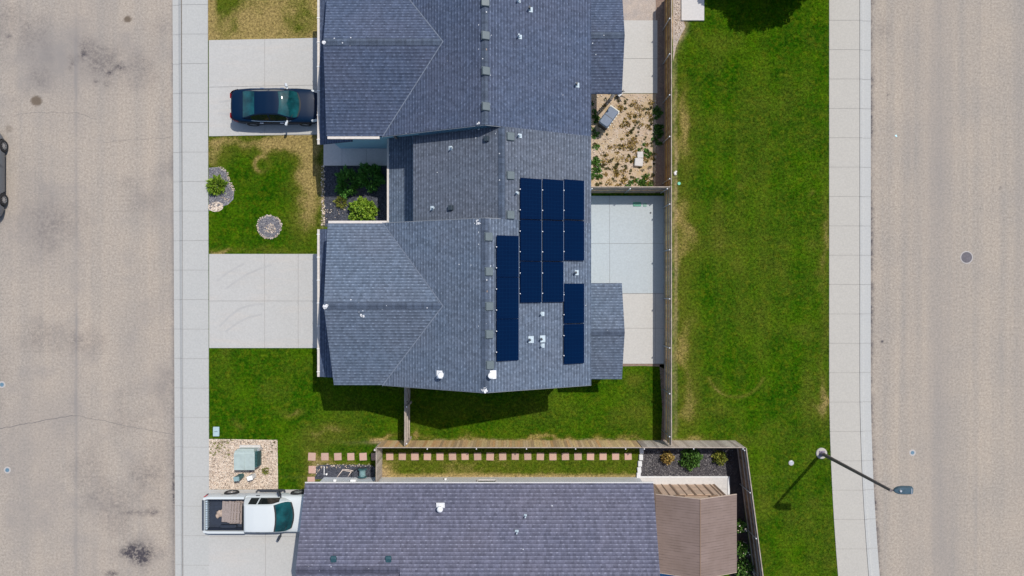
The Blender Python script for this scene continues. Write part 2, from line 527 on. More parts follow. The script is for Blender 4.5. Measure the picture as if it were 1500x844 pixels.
def dryness(X, Y):
    px, py = pxw(X, Y)
    n = fbm(X, Y, 1.3, 3, 4); n2 = fbm(X, Y, .45, 9, 3); n3 = vnoise(X, Y, 5.0, 21)
    jx = px + (n - .5) * 26; jy = py + (fbm(X, Y, 1.5, 44, 3) - .5) * 26
    d = 0.30 * np.clip(n2 - .42, 0, 1) + .55 * np.clip(fbm(X, Y, .30, 121, 4) - .54, 0, 1) + .5 * np.clip(fbm(X, Y, .9, 131, 4) - .58, 0, 1) + .22 * np.clip(n - .5, 0, 1)
    # front lawn of the north unit: mostly dried out
    L1 = (px > 300) & (px < 474) & (py < 60)
    d = d + L1 * (.72 + .5 * (fbm(X, Y, 2.2, 61, 3) - .5) - blob(jx, jy, 330, 12, 26, 18, .45) - blob(jx, jy, 440, 25, 22, 25, .3) - blob(jx, jy, 340, 45, 12, 10, .2)
                  + blob(jx, jy, 380, 30, 30, 22, .25) + blob(px, py, 309, 30, 9, 90, .35))
    for b in ((425, 209, 52, 17, .80), (400, 205, 50, 10, .6), (448, 245, 20, 50, .85), (460, 300, 13, 45, .6), (316, 222, 12, 26, .75), (335, 225, 10, 12, .3),
              (330, 205, 25, 8, .5), (440, 330, 18, 20, .26), (325, 366, 16, 5, .6), (395, 367, 70, 4, .35),
              (430, 605, 11, 6, .55), (344, 620, 9, 5, .5), (487, 632, 30, 9, .42), (560, 646, 14, 5, .6), (470, 680, 24, 14, .55),
              (455, 705, 14, 16, .5), (548, 646, 8, 7, .6), (520, 680, 40, 5, .5),
              (780, 645, 215, 4.5, .75), (606, 640, 6, 14, .6), (800, 600, 60, 30, .16), (930, 555, 14, 10, .35), (900, 620, 20, 10, .12),
              (700, 600, 60, 14, .12),
              (1001, 205, 15, 50, .62), (1000, 150, 9, 60, .32), (999, 320, 15, 50, .50), (1000, 400, 12, 60, .34), (1002, 505, 14, 55, .52),
              (1006, 600, 16, 40, .45), (1014, 560, 26, 60, .18), (1030, 650, 50, 4, .5), (1207, 340, 7, 60, .34), (1206, 450, 6, 120, .28),
              (1207, 585, 7, 34, .62), (1190, 600, 22, 30, .22), (1182, 560, 14, 16, .25), (1100, 480, 40, 60, .06), (1085, 272, 5, 5, .3),
              (1187, 278, 4, 5, .45), (1120, 735, 12, 12, .15)):
        d = d + blob(jx, jy, *b)
    # ring of old tree well
    r = np.hypot(px - 384, py - 241)
    d = d + .75 * np.exp(-((r - 11) / 4.0) ** 2) * np.clip(1.2 - (px - 372) / 22, .25, 1)
    # faint arc worn into the green belt lawn
    r = np.hypot(px - 1078, (py - 540))
    d = d + .42 * np.exp(-((r - 42) / 2.4) ** 2) * (py > 552)
    # strip behind the neighbour's house
    S5 = (px > 556) & (px < 936) & (py > 655)
    d = d + S5 * (.12 + .26 * n3 + blob(px, py, 750, 698, 400, 4, .7) + blob(px, py, 566, 690, 16, 14, .5))
    # slight lanes from the mower
    d = d + .035 * np.sin(px / 5.2) * ((px > 990) & (px < 1215))
    return np.clip(d, 0, 1)


def soil(X, Y):
    px, py = pxw(X, Y)
    j = (fbm(X, Y, 2.0, 71, 3) - .5)
    s = blob(px + j * 8, py + j * 6, 780, 648, 212, 3.0, .75, 4) + blob(px + j * 10, py, 562, 694, 8, 9, .7) + blob(px + j * 8, py + j * 8, 465, 690, 10, 12, .45)
    s = s + blob(px + j * 10, py + j * 10, 993, 42, 13, 16, .9, 4) + blob(px + j * 8, py, 990, 5, 8, 40, .8) + blob(px + j * 6, py, 989, 300, 2.6, 400, .55)
    s = s + blob(px + j * 6, py, 473.5, 285, 2.5, 45, .8) + blob(px + j * 9, py + j * 4, 560, 648, 16, 3, .6) + blob(px, py + j * 6, 750, 699, 200, 1.6, .6)
    return np.clip(s, 0, 1)


def grid(name, x0, x1, y0, y1, step, z, mat, fn, kind='structure', zf=None):
    nx = int((x1 - x0) / step) + 1; ny = int((y1 - y0) / step) + 1
    xs = np.linspace(x0, x1, nx); ys = np.linspace(y0, y1, ny)
    X, Y = np.meshgrid(xs, ys); X = X.ravel(); Y = Y.ravel()
    Z = np.full_like(X, z) if zf is None else zf(X, Y)
    i = np.arange(nx * ny).reshape(ny, nx)
    F = np.stack([i[:-1, :-1], i[:-1, 1:], i[1:, 1:], i[1:, :-1]], -1).reshape(-1, 4)
    o = np_mesh(name, np.stack([X, Y, Z], 1), F, mat, None, fn(X, Y))
    return tag(o, kind=kind)


g = MB(); g.poly([(-400, -400, -.25), (400, -400, -.25), (400, 400, -.25), (-400, 400, -.25)])
tag(g.build('ground', M['ground']), kind='structure')
grid('lawn', -17.3, 18.55, -34, 34, .125, 0.0, M['lawn'], lambda X, Y: {'dry': dryness(X, Y), 'soil': soil(X, Y)})


def west_tone(X, Y):
    px, py = pxw(X, Y); n = fbm(X, Y, .5, 5, 4); nn = fbm(X, Y, 1.6, 15, 4)
    jx = px + (nn - .5) * 46; jy = py + (n - .5) * 60
    tone = blob(jx, jy, 45, 80, 45, 45, .5) + blob(jx, jy, 100, 110, 60, 60, .45) + blob(jx, jy, 60, 330, 50, 70, .4) + blob(jx, jy, 70, 620, 60, 50, .4)
    tone = tone + blob(jx, jy, 40, 760, 40, 60, .45) + .55 * np.exp(-((px - 109.5 - 2 * (nn - .5)) / 2.2) ** 2) * np.clip(fbm(X, Y, .25, 8, 2) * 2.2 - .5, .15, 1)
    tone = tone + .75 * np.exp(-((px - 109.5 - 2 * (nn - .5)) / 2.0) ** 2) * np.clip(fbm(X, Y, .4, 18, 3) * 2.4 - .7, .2, 1)
    tone = tone + .38 * np.clip(fbm(X, Y, .22, 91, 4) * 2.6 - 1.15, 0, 1) + .35 * np.clip(fbm(X, Y, 1.1, 92, 4) * 3 - 1.6, 0, 1)
    tone = tone + .5 * np.exp(-((px - 251) / 3.0) ** 2) * np.clip(nn * 2 - .5, 0, 1)
    st = .30 * np.clip(fbm(X, Y, .35, 93, 4) * 4 - 2.4, 0, 1) + blob(jx, jy, 150, 92, 26, 26, .42) + blob(px, py, 173, 97, 7, 6, .5) + blob(px, py, 159, 106, 5, 4, .55) + blob(px, py, 138, 119, 4, 4, .5) + blob(px, py, 155, 122, 4, 4, .4)
    st = st + blob(px, py, 101, 100, 3, 3, .4) + blob(px, py, 105, 92, 3, 3, .45) + blob(px, py, 120, 78, 4, 8, .4) + blob(jx, jy, 120, 68, 14, 22, .35)
    st = st + blob(px + (nn - .5) * 10, py, 192, 812, 11, 9, 1.0) + blob(px, py + (nn - .5) * 10, 208, 815, 10, 9, .8) + blob(jx, jy, 198, 813, 24, 14, .55) + blob(px, py, 162, 842, 8, 4, .9)
    st = st + blob(jx, jy, 210, 745, 16, 6, .5) + blob(jx, jy, 60, 330, 30, 40, .22) + blob(jx, jy, 100, 335, 30, 30, .2) + blob(px, py, 10, 52, 4, 3, .5)
    st = st + .8 * np.exp(-((px - 252.5) / 1.6) ** 2) * (blob(px, py, 0, 90, 1e9, 36, .9) + blob(px, py, 0, 715, 1e9, 22, .9) + .35)
    r = np.hypot(px - 51, (py - 147) * 1.15) + (nn - .5) * 3; r2 = np.hypot(px - 185, (py - 27) * 1.25) + (nn - .5) * 3; r3 = np.hypot(px - 11, py - 188)
    br = np.clip((9 - r) / 2, 0, 1) * .85 + np.clip((7 - r2) / 1.6, 0, 1) * .85 + np.clip((7 - r3) / 4, 0, 1) * .4
    return {'tone': np.clip(tone, 0, 1), 'stain': np.clip(st, 0, 1), 'brown': np.clip(br, 0, 1)}


def east_tone(X, Y):
    px, py = pxw(X, Y); nn = fbm(X, Y, 1.6, 35, 4); n = fbm(X, Y * .25, .6, 36, 3)
    sk = eskew(py) * .8
    x = px - sk + (nn - .5) * 10
    tone = .42 * np.exp(-((x - 1375) / 26) ** 2) * (.4 + n) + .22 * np.exp(-((x - 1330) / 10) ** 2) * n + .25 * np.exp(-((x - 1500) / 12) ** 2)
    tone = tone + .30 * np.exp(-((px - 1434.5 + (py - 422) * .008) / 1.3) ** 2) * np.clip(n * 2 - .3, 0, 1)
    e = px - 1277 - eskew(py)
    st = .55 * np.exp(-((e - 1) / 4.0) ** 2) * np.clip(nn * 2.2 - .45, 0, 1) + .30 * np.exp(-(e / 1.6) ** 2)
    st = st + blob(px + (nn - .5) * 14, py + (nn - .5) * 14, 1296, 42, 9, 12, .2) + blob(px, py, 1294, 501, 2.2, 1.8, 1) + blob(px, py, 1302, 138, 1.6, 1.4, .8) + blob(px, py, 1468, 275, 1.4, 1.4, 1)
    return {'tone': np.clip(tone, 0, 1), 'stain': np.clip(st, 0, 1), 'brown': np.zeros_like(px)}


grid('road', -30.2, -17.9, -34, 34, .085, -.12, M['asphalt_w'], west_tone)
grid('road', 18.95, 33.5, -34, 34, .1, -.12, M['asphalt_e'], east_tone)


def strip(name, prof, joints, mat, skew=lambda y: 0.0, gap=.013):
    """concrete poured along the street; prof = [(px, z)...]; slabs between the joints"""
    mb = MB()
    for y0, y1 in zip(joints[:-1], joints[1:]):
        n = max(1, int((y1 - y0) / 22))
        for s in range(n):
            a = y0 + (y1 - y0) * s / n; b = y0 + (y1 - y0) * (s + 1) / n
            for (xa, za), (xb, zb) in zip(prof[:-1], prof[1:]):
                ga = gap / 2 if s == 0 else 0; gb = gap / 2 if s == n - 1 else 0
                q = []
                for (x, yy, z, gg) in ((xa, b, za, gb), (xb, b, zb, gb), (xb, a, zb, -ga), (xa, a, za, -ga)):
                    p = P(x + float(skew(yy)), yy, 0); q.append((p.x, p.y + gg, z))
                mb.poly(q)
    return tag(mb.build(name, mat), kind='structure')


JW = [7 + 43.2 * k for k in range(-10, 31)]
JE = [30 + 43.0 * k for k in range(-10, 30)]
wsk = lambda y: (y - 422) * .0048
strip('kerb', [(253.3, -.13), (253.5, -.095), (262, -.085), (263.2, -.06), (266, .0), (267.3, .018)], JW, M['walk_w'], wsk)
strip('pavement', [(267.9, -.03), (268, .02), (305.6, .024), (305.7, -.03)], JW, M['walk_w'], lambda y: (y - 422) * .0028)
strip('kerb', [(1259.4, -.03), (1259.5, .021), (1262.8, .018), (1264.6, -.07), (1266, -.082), (1277, -.098), (1277.2, -.13)], JE, M['walk_w'], eskew)
strip('pavement', [(1214.4, -.03), (1214.5, .024), (1258.8, .020), (1258.9, -.03)], JE, M['walk_e'], eskew)
for nm, x0, x1 in (('pavement_bed', 255, 305), ('pavement_bed', 1216, 1275)):
    mb = MB(); ys = list(range(-430, 1300, 40)); z0 = -.112
    for a, b in zip(ys[:-1], ys[1:]):
        sk = eskew if x0 > 1000 else (lambda y: 0)
        q = [P(x0 + float(sk(b)), b), P(x1 + float(sk(b)), b), P(x1 + float(sk(a)), a), P(x0 + float(sk(a)), a)]
        for lo, hi, z in (((0, .24, -.108), (.24, 1, .008)) if x0 < 1000 else ((0, .72, .008), (.72, 1, -.108))):
            mb.poly([q[0].lerp(q[1], lo).to_tuple()[:2] + (z,), q[0].lerp(q[1], hi).to_tuple()[:2] + (z,),
                     q[3].lerp(q[2], hi).to_tuple()[:2] + (z,), q[3].lerp(q[2], lo).to_tuple()[:2] + (z,)])
    tag(mb.build(nm, M['dark_gap']), kind='structure')
# the far side of both streets, beyond the frame
for nm, x0, x1, z, m in (('pavement', -32.2, -30.1, .02, 'walk_w'), ('pavement', 33.3, 35.4, .02, 'walk_e'), ('lawn', -60, -32.2, .0, 'ground'), ('lawn', 35.4, 60, .0, 'ground')):
    mb = MB(); mb.box(x0, x1, -34, 34, -.2, z); tag(mb.build(nm, M[m]), kind='structure')


# cracks in the west road
def ribbon(mb, pts, w, z):
    for (a, b) in zip(pts[:-1], pts[1:]):
        a = P(*a); b = P(*b); d = (b - a).normalized(); n = Vector((-d.y, d.x, 0)) * w / 2
        mb.poly([(a.x - n.x, a.y - n.y, z), (b.x - n.x, b.y - n.y, z), (b.x + n.x, b.y + n.y, z), (a.x + n.x, a.y + n.y, z)])


def jit(pts, seg, amp):
    out = []
    for (a, b) in zip(pts[:-1], pts[1:]):
        n = max(2, int(math.hypot(b[0] - a[0], b[1] - a[1]) / seg))
        for i in range(n):
            t = i / n; out.append((a[0] + (b[0] - a[0]) * t + rnd.uniform(-amp, amp), a[1] + (b[1] - a[1]) * t + rnd.uniform(-amp, amp)))
    out.append(pts[-1]); return out


mb = MB()
ribbon(mb, jit([(-40, 636), (0, 628), (40, 621), (105, 609)], 6, .9), .035, -.116)
ribbon(mb, jit([(105, 609), (150, 617), (200, 628), (255, 637)], 6, .9), .022, -.116)
ribbon(mb, jit([(150, 208), (200, 204), (253, 200)], 7, 1.2), .014, -.116)
ribbon(mb, jit([(20, 168), (60, 164), (110, 165), (140, 174)], 7, 1.2), .014, -.116)
tag(mb.build('road_crack', plain('crack filler', (.16, .145, .14), .9)), kind='structure')


def slabs(name, xs, ys, mat, z=.028, gap=.014, jitter=None):
    mb = MB()
    for xa, xb in zip(xs[:-1], xs[1:]):
        for ya, yb in zip(ys[:-1], ys[1:]):
            a = P(xa, yb); b = P(xb, ya); h = gap / 2
            pts = [(a.x + h, a.y + h), (b.x - h, a.y + h), (b.x - h, b.y - h), (a.x + h, b.y - h)]
            if jitter: pts = [(x, y + jitter(x)) for x, y in pts]
            mb.poly([(x, y, z) for x, y in pts])
            for i in range(4):
                p, q = pts[i], pts[(i + 1) % 4]
                mb.poly([(*p, -.05), (*q, -.05), (*q, z), (*p, z)])
    o = tag(mb.build(name, mat), kind='structure')
    return o


def bed(name, pts, mat, z=.012, kind='structure'):
    mb = MB(); mb.poly([(*P(x, y).to_tuple()[:2], z) for x, y in reversed(pts)])
    return tag(mb.build(name, mat), kind=kind)


def wob(cx, cy, rx, ry, n=26, amp=.08, seed=1):
    r = random.Random(seed); out = []
    ph = [r.uniform(0, 6.28) for _ in range(4)]
    for i in range(n):
        t = 2 * math.pi * i / n
        k = 1 + amp * (math.sin(2 * t + ph[0]) + .6 * math.sin(3 * t + ph[1]) + .5 * math.sin(5 * t + ph[2])) + r.uniform(-amp, amp) * .35
        out.append((cx + rx * k * math.cos(t), cy + ry * k * math.sin(t)))
    return out


TM = plain('tyre rubber trace', (.405, .398, .388), .9, .06, 3)
for pts in ([(330, 424), (345, 413), (362, 402), (380, 394), (398, 388)], [(318, 412), (330, 402), (345, 393), (358, 386)], [(322, 478), (338, 462), (352, 452), (368, 447), (386, 445)], [(330, 486), (348, 473), (364, 465), (384, 460)], [(322, 150), (340, 147), (368, 146)], [(320, 166), (336, 168)]):
    mb = MB(); ribbon(mb, jit(pts, 3, .35), .10, .0315); tag(mb.build('tyre_mark', TM), kind='structure')
tilt = lambda x: (x + 16.4) * .020
slabs('driveway', [306.2, 388, 475], [59, 128, 200], M['drive'], jitter=tilt)
slabs('driveway', [306.5, 388, 437, 480], [372, 441, 510], M['drive'])
slabs('driveway', [305.8, 389, 447], [717, 786, 860, 935], M['drive'], z=.026)
for q in ([(306, 60), (476, 55), (476, 198), (306, 199)], [(307, 373), (480, 373), (480, 509), (307, 509)], [(307, 719), (446, 719), (446, 930), (307, 930)], [(869, 289), (973, 289), (973, 531), (869, 531)], [(474, 212), (572, 212), (572, 242), (474, 242)]):
    bed('slab_bed', q, M['dark_gap'], .008)
slabs('porch_path', [474, 501, 537, 572], [206, 243], M['porchc'])
slabs('patio', [840, 893, 972.5], [287, 357, 430], M['patio'])
slabs('patio', [893, 960, 972.5], [430.4, 481, 533], M['patio2'])
slabs('patio', [840, 893], [430.4, 533], M['patio2'])
slabs('patio', [885, 963], [30, 86, 137], M['patio2'])
slabs('patio', [930, 1067], [699.5, 716, 760], M['white_conc'], z=.06)
mb = MB(); a = P(1065.2, 697.5); b = P(1068.2, 735); mb.box(a.x, b.x, b.y, a.y, 0, .10)
a = P(936, 697.3); b = P(1065.2, 699.3); mb.box(a.x, b.x, b.y, a.y, 0, .09)
tag(mb.build('kerb', M['block']), kind='structure')
o = slabs('concrete_pad', [997.5, 1031], [-40, 31], M['white_conc'], z=.10)

bed('gravel_pad', [(306, 643), (406.5, 644.5), (407.5, 717), (306, 717)], M['grav_cream'], .012)
bed('gravel_bed', [(937, 656), (1080, 657), (1082, 700), (936, 700)], M['grav_black'], .012)
bed('mulch_bed', [(1064, 652), (1079, 652), (1110, 900), (1070, 900)], M['mulch'], .016)
bed('gravel_bed', [(474.5, 243.5), (580, 243.5), (580, 332), (476, 332), (475, 300)], M['grav_navy'], .012)
bed('gravel_bed', [(461, 685), (470, 681), (500, 680.5), (545, 681), (549, 684), (549, 702), (459, 702), (464, 694)], M['grav_navy'], .014)
bed('gravel_bed', [(306, 246), (320, 245), (331, 250), (334, 262), (338, 270), (343, 282), (342, 292), (334, 300), (322, 304), (306, 309)], M['grav_slate'], .012)
bed('gravel_bed', wob(316, 303, 12, 7, 20, .06, 5), M['grav_cream'], .016)
bed('gravel_bed', wob(394.5, 332.5, 17.5, 17.5, 26, .03, 3), M['grav_slate'], .012)
bed('dirt_yard', [(840, 137.5), (980, 137.5), (980, 283), (840, 283)], M['dirt'], .012)
bed('dirt_yard', [(960, -120), (981, -120), (981, 283), (960, 283), (961, 150)], M['dirt_br'], .016)
bed('dirt_yard', [(880, -120), (962, -120), (962, 30), (880, 30)], M['dirt_top'], .012)
for q in ([(988, -80), (1000, -80), (1000, 28), (1004, 40), (997, 52), (990, 70), (986, 90), (986, -80)],):
    bed('dirt_yard', q, M['dirt_top'], .012)
bed('dirt_yard', [(872, 532), (973, 533.5), (973, 541), (966, 537), (940, 536), (900, 537), (872, 536)], M['dirt_br'], .008)
bed('dirt_yard', [(966, 534), (981, 534), (981, 650), (968, 650), (970, 600)], M['dirt_br'], .008)

# loose stones that break up the gravel surfaces
OCT_V = np.array([(1, 0, 0), (-1, 0, 0), (0, 1, 0), (0, -1, 0), (0, 0, .7), (0, 0, -.5)], float)
OCT_F = np.array([(0, 2, 4), (2, 1, 4), (1, 3, 4), (3, 0, 4), (2, 0, 5), (1, 2, 5), (3, 1, 5), (0, 3, 5)])


def stones(name, poly, dens, s0, s1, mat, z=.012, seed=0, pick=None):
    r = np.random.default_rng(seed)
    W = [P(*p) for p in poly]; xs = [w.x for w in W]; ys = [w.y for w in W]
    n = int((max(xs) - min(xs)) * (max(ys) - min(ys)) * dens)
    X = r.uniform(min(xs), max(xs), n); Y = r.uniform(min(ys), max(ys), n)
    k = inpoly(X, Y, [(w.x, w.y) for w in W])
    if pick is not None: k &= r.random(n) < pick(X, Y)
    X = X[k]; Y = Y[k]; n = len(X)
    s = r.uniform(s0, s1, n); a = r.uniform(0, 6.28, n)
    V = OCT_V[None] * s[:, None, None] * r.uniform(.7, 1.3, (n, 6, 1))
    ca, sa = np.cos(a)[:, None], np.sin(a)[:, None]
    Vx = V[:, :, 0] * ca - V[:, :, 1] * sa; Vy = V[:, :, 0] * sa + V[:, :, 1] * ca
    V = np.stack([Vx + X[:, None], Vy + Y[:, None], V[:, :, 2] + z + s[:, None] * .3], -1).reshape(-1, 3)
    F = (OCT_F[None] + (np.arange(n) * 6)[:, None, None]).reshape(-1, 3)
    return tag(np_mesh(name, V, F, mat), kind='stuff')


stones('gravel_stones', [(307, 644), (406, 645), (407, 716), (307, 716)], 420, .018, .045, M['stone_cream'], seed=1)
stones('gravel_stones', [(940, 657), (1074, 658), (1074, 698), (938, 699)], 320, .015, .036, M['stone_black'], seed=2)
stones('gravel_stones', [(475, 244), (570, 244), (570, 327), (476, 327)], 260, .015, .035, M['stone_navy'], seed=3)
stones('gravel_stones', [(463, 684), (546, 682), (548, 701), (461, 701)], 260, .015, .035, M['stone_navy'], seed=4)
stones('gravel_stones', [(307, 247), (320, 246), (331, 252), (336, 268), (341, 283), (340, 292), (322, 302), (307, 307)], 350, .015, .036, M['stone_slate'], seed=5)
stones('gravel_stones', wob(394.5, 332.5, 16.5, 16.5, 26, .03, 3), 400, .015, .036, M['stone_slate'], seed=6)
stones('gravel_stones', wob(396, 335, 8, 8, 20, .15, 8), 420, .02, .04, M['stone_cream'], seed=7)
ring = wob(394.5, 332.5, 18.5, 18.5, 26, .03, 3); inner = wob(394.5, 332.5, 15.5, 15.5, 26, .03, 3)
IN = [(P(*p).x, P(*p).y) for p in inner]
stones('edging_stones', ring, 420, .02, .045, M['stone_cream'], seed=8, pick=lambda X, Y: np.where(inpoly(X, Y, IN), 0.0, .8))
stones('dirt_stones', [(869, 139), (962, 139), (962, 275), (869, 275)], 42, .02, .055, M['stone_cream'], seed=9)
stones('dirt_stones', [(988, -10), (999, -10), (1001, 34), (992, 60), (988, 70)], 160, .02, .05, M['stone_cream'], seed=10)
stones('edging_stones', [(471, 243), (476, 243), (476, 330), (471, 330)], 170, .025, .06, M['stone_cream'], seed=12)
stones('edging_stones', [(476, 296), (510, 298), (505, 322), (476, 322)], 26, .02, .05, M['stone_cream'], seed=13)
stones('edging_stones', [(458, 684), (466, 680), (545, 679), (545, 684), (470, 686), (464, 695)], 120, .02, .045, M['stone_cream'], seed=14)
stones('edging_stones', [(322, 288), (334, 296), (345, 280), (337, 262), (333, 250), (322, 243), (319, 246), (330, 252), (334, 266), (341, 282), (339, 292)], 420, .018, .04, M['stone_cream'], seed=15)

# ------------------------------------------------------------------ grass blades
HOLES = [[(305, 57), (480, 52), (480, 198), (305, 199)], [(305, 371), (480, 371), (480, 511), (305, 511)],
         [(306, 245), (322, 244), (333, 250), (336, 262), (345, 284), (340, 296), (322, 305), (306, 310)], wob(394.5, 332.5, 18, 18, 26, .03, 3)]
LAWNS = [[(306, -60), (474, -60), (474, 57), (306, 59)], [(305.5, 198), (473, 196), (474, 330), (470, 371), (306, 371)],
         [(306.5, 511), (601, 511), (601, 646), (306.5, 642.5)], [(408, 642), (560, 646), (551, 655), (549, 682), (470, 681), (462, 690), (458, 704), (446, 718), (408, 718)],
         [(600, 534), (970, 537), (971, 646), (600, 645)], [(562, 657), (934, 657), (934, 698), (562, 697)],
         [(988, 60), (1000, 45), (1004, 31), (1031, 32), (1032, -80), (1214, -80), (1214, 560), (1217, 660), (1220, 755), (1227, 843), (1237, 930), (1114, 930), (1080, 650), (988, 650)]]
PAVER = [(x, 669, 6.2) for x in (457, 476, 495, 514, 532, 549)] + [(457, 688, 6), (456, 704, 6)] + [(571 + 18.37 * i, 669, 6.2) for i in range(20)]


def blades(dens, seed=5):
    r = np.random.default_rng(seed); PX = []; PY = []
    for poly in LAWNS:
        W = [P(*p) for p in poly]; xs = [w.x for w in W]; ys = [w.y for w in W]
        n = int((max(xs) - min(xs)) * (max(ys) - min(ys)) * dens)
        X = r.uniform(min(xs) , max(xs), n); Y = r.uniform(min(ys), max(ys), n)
        k = inpoly(X, Y, [(w.x, w.y) for w in W])
        PX.append(X[k]); PY.append(Y[k])
    X = np.concatenate(PX); Y = np.concatenate(PY)
    keep = np.ones(len(X), bool)
    for h in HOLES: keep &= ~inpoly(X, Y, [(P(*p).x, P(*p).y) for p in h])
    px, py = pxw(X, Y)
    for (cx, cy, rr) in PAVER: keep &= ~((np.abs(px - cx) < rr) & (np.abs(py - cy) < rr))
    keep &= np.hypot(px - 1203, py - 664) > 8.5
    keep &= np.hypot(px - 1159, py - 678) > 4.5
    s = soil(X, Y); keep &= r.random(len(X)) > s * .9
    X = X[keep]; Y = Y[keep]; n = len(X)
    d = dryness(X, Y); s = s[keep]
    a = r.uniform(0, 6.28, n); L = r.uniform(.035, .085, n) * (1 - .3 * d); tl = r.uniform(.5, 1.25, n); w = r.uniform(.008, .017, n)
    dx, dy = np.cos(a), np.sin(a)
    tip = np.stack([X + dx * L * np.sin(tl), Y + dy * L * np.sin(tl), .004 + L * np.cos(tl)], 1)
    b0 = np.stack([X - dy * w, Y + dx * w, np.full(n, .002)], 1); b1 = np.stack([X + dy * w, Y - dx * w, np.full(n, .002)], 1)
    V = np.stack([b0, b1, tip], 1).reshape(-1, 3); F = np.arange(3 * n).reshape(-1, 3)
    return tag(np_mesh('grass', V, F, M['blade'], None, {'dry': np.repeat(d, 3), 'soil': np.repeat(s * .5, 3)}), kind='stuff')


blades(430)
# ================================================================== BUILDINGS
def slope(mb, pts, rp, along, th=.16):
    pts = [Vector(p) for p in pts]; rp = Vector(rp); al = Vector(along).normalized()
    n = (pts[1] - pts[0]).cross(pts[2] - pts[0]).normalized()
    vd = n.cross(al).normalized()
    uv = [((p - rp).dot(al), abs((p - rp).dot(vd))) for p in pts]
    mb.poly(pts, uv)
    lo = [p - Vector((0, 0, th)) for p in pts]
    mb.poly(list(reversed(lo)), list(reversed(uv)))
    for i in range(len(pts)):
        j = (i + 1) % len(pts)
        mb.poly([lo[i], lo[j], pts[j], pts[i]], [uv[i], uv[j], uv[j], uv[i]])


def ridge_cap(mb, a, b, sl, sr, w=.17, up=.006):
    """folded strip over the ridge a-b, in short overlapping tabs; sl, sr = unit vectors down each side"""
    a, b = Vector(a), Vector(b); L = (b - a).length; d = (b - a) / L
    n = max(1, int(L / .2)); z = Vector((0, 0, up))
    for i in range(n):
        p = a + d * (L * i / n); q = a + d * (L * (i + 1) / n)
        dz = Vector((0, 0, .007))
        u0, u1 = L * i / n + 50, L * (i + 1) / n + 50
        mb.poly([p + z, p + z + sl * w, q + z + dz + sl * w, q + z + dz], [(u0, .01), (u0, .01 + w), (u1, .01 + w), (u1, .01)])
        mb.poly([q + z + dz, q + z + dz + sr * w, p + z + sr * w, p + z], [(u1, .01), (u1, .01 + w), (u0, .01 + w), (u0, .01)])
        mb.poly([q + z + dz, q + z + dz + sl * w, q - d * 0 + z * .2 + sl * w, q + z * .2], None)


def prism_y(mb, prof, y0, y1):
    n = len(prof)
    mb.poly([(x, y0, z) for x, z in prof]); mb.poly([(x, y1, z) for x, z in reversed(prof)])
    for i in range(n):
        (xa, za), (xb, zb) = prof[i], prof[(i + 1) % n]
        mb.poly([(xa, y1, za), (xb, y1, zb), (xb, y0, zb), (xa, y0, za)])


def prism_x(mb, prof, x0, x1):
    n = len(prof)
    mb.poly([(x0, y, z) for y, z in reversed(prof)]); mb.poly([(x1, y, z) for y, z in prof])
    for i in range(n):
        (ya, za), (yb, zb) = prof[i], prof[(i + 1) % n]
        mb.poly([(x0, ya, za), (x0, yb, zb), (x1, yb, zb), (x1, ya, za)])


def window(parent, x, y, z0, z1, w, face):
    """face: 'W','E','N','S' wall plane; (x,y) = centre on the wall face"""
    dx, dy = {'W': (-1, 0), 'E': (1, 0), 'N': (0, 1), 'S': (0, -1)}[face]
    mb = MB(); fr = MB(); zc = (z0 + z1) / 2; t = .07
    def bx(m, a0, a1, b0, b1, d0, d1):
        if dx: m.box(*sorted((x + dx * d0, x + dx * d1)), y + a0, y + a1, b0, b1)
        else: m.box(x + a0, x + a1, *sorted((y + dy * d0, y + dy * d1)), b0, b1)
    bx(mb, -w / 2, w / 2, z0, z1, -.02, .015)
    bx(fr, -w / 2 - t, -w / 2, z0 - t, z1 + t, -.02, .045); bx(fr, w / 2, w / 2 + t, z0 - t, z1 + t, -.02, .045)
    bx(fr, -w / 2, w / 2, z0 - t, z0, -.02, .05); bx(fr, -w / 2, w / 2, z1, z1 + t, -.02, .045)
    bx(fr, -w / 2, w / 2, zc - .02, zc + .02, -.02, .03)
    o = mb.build('window', M['glassw'], parent); fr.build('frame', M['trim'], o); return o


def garage_door(parent, x, yc, w, h):
    mb = MB(); n = 4
    for i in range(n): mb.box(x - .05, x + .01, yc - w / 2, yc + w / 2, h * i / n + .015, h * (i + 1) / n - .01)
    o = mb.build('garage_door', M['door'], parent)
    f = MB(); f.box(x - .08, x + .01, yc - w / 2 - .12, yc - w / 2, 0, h + .12); f.box(x - .08, x + .01, yc + w / 2, yc + w / 2 + .12, 0, h + .12)
    f.box(x - .08, x + .01, yc - w / 2, yc + w / 2, h, h + .12); f.build('frame', M['trim'], o)


M['rake'] = plain('rake drip edge', (.20, .22, .25), .5, .1)
M['valley'] = plain('worn valley shingle', (.17, .20, .255), .9, .25, 9)
TW = thing('townhouse', 'attached blue grey shingled townhouse with two west gables and a recessed middle', 'townhouse', (-2, 5, 0))
EZ, RZ, RX, EX, WX, PT = 5.0, 7.4, -1.19, 3.73, -6.1, .488
CRZ = 6.45; CEND = RX - (RZ - CRZ) / PT
MRX, MWX = -.46, -4.66; MRZ = EZ + PT * (EX - MRX)
SY0, SY1, SYC = -4.57, 3.05, -.80
NY0, NY1, NYC = 7.15, 15.15, 11.1


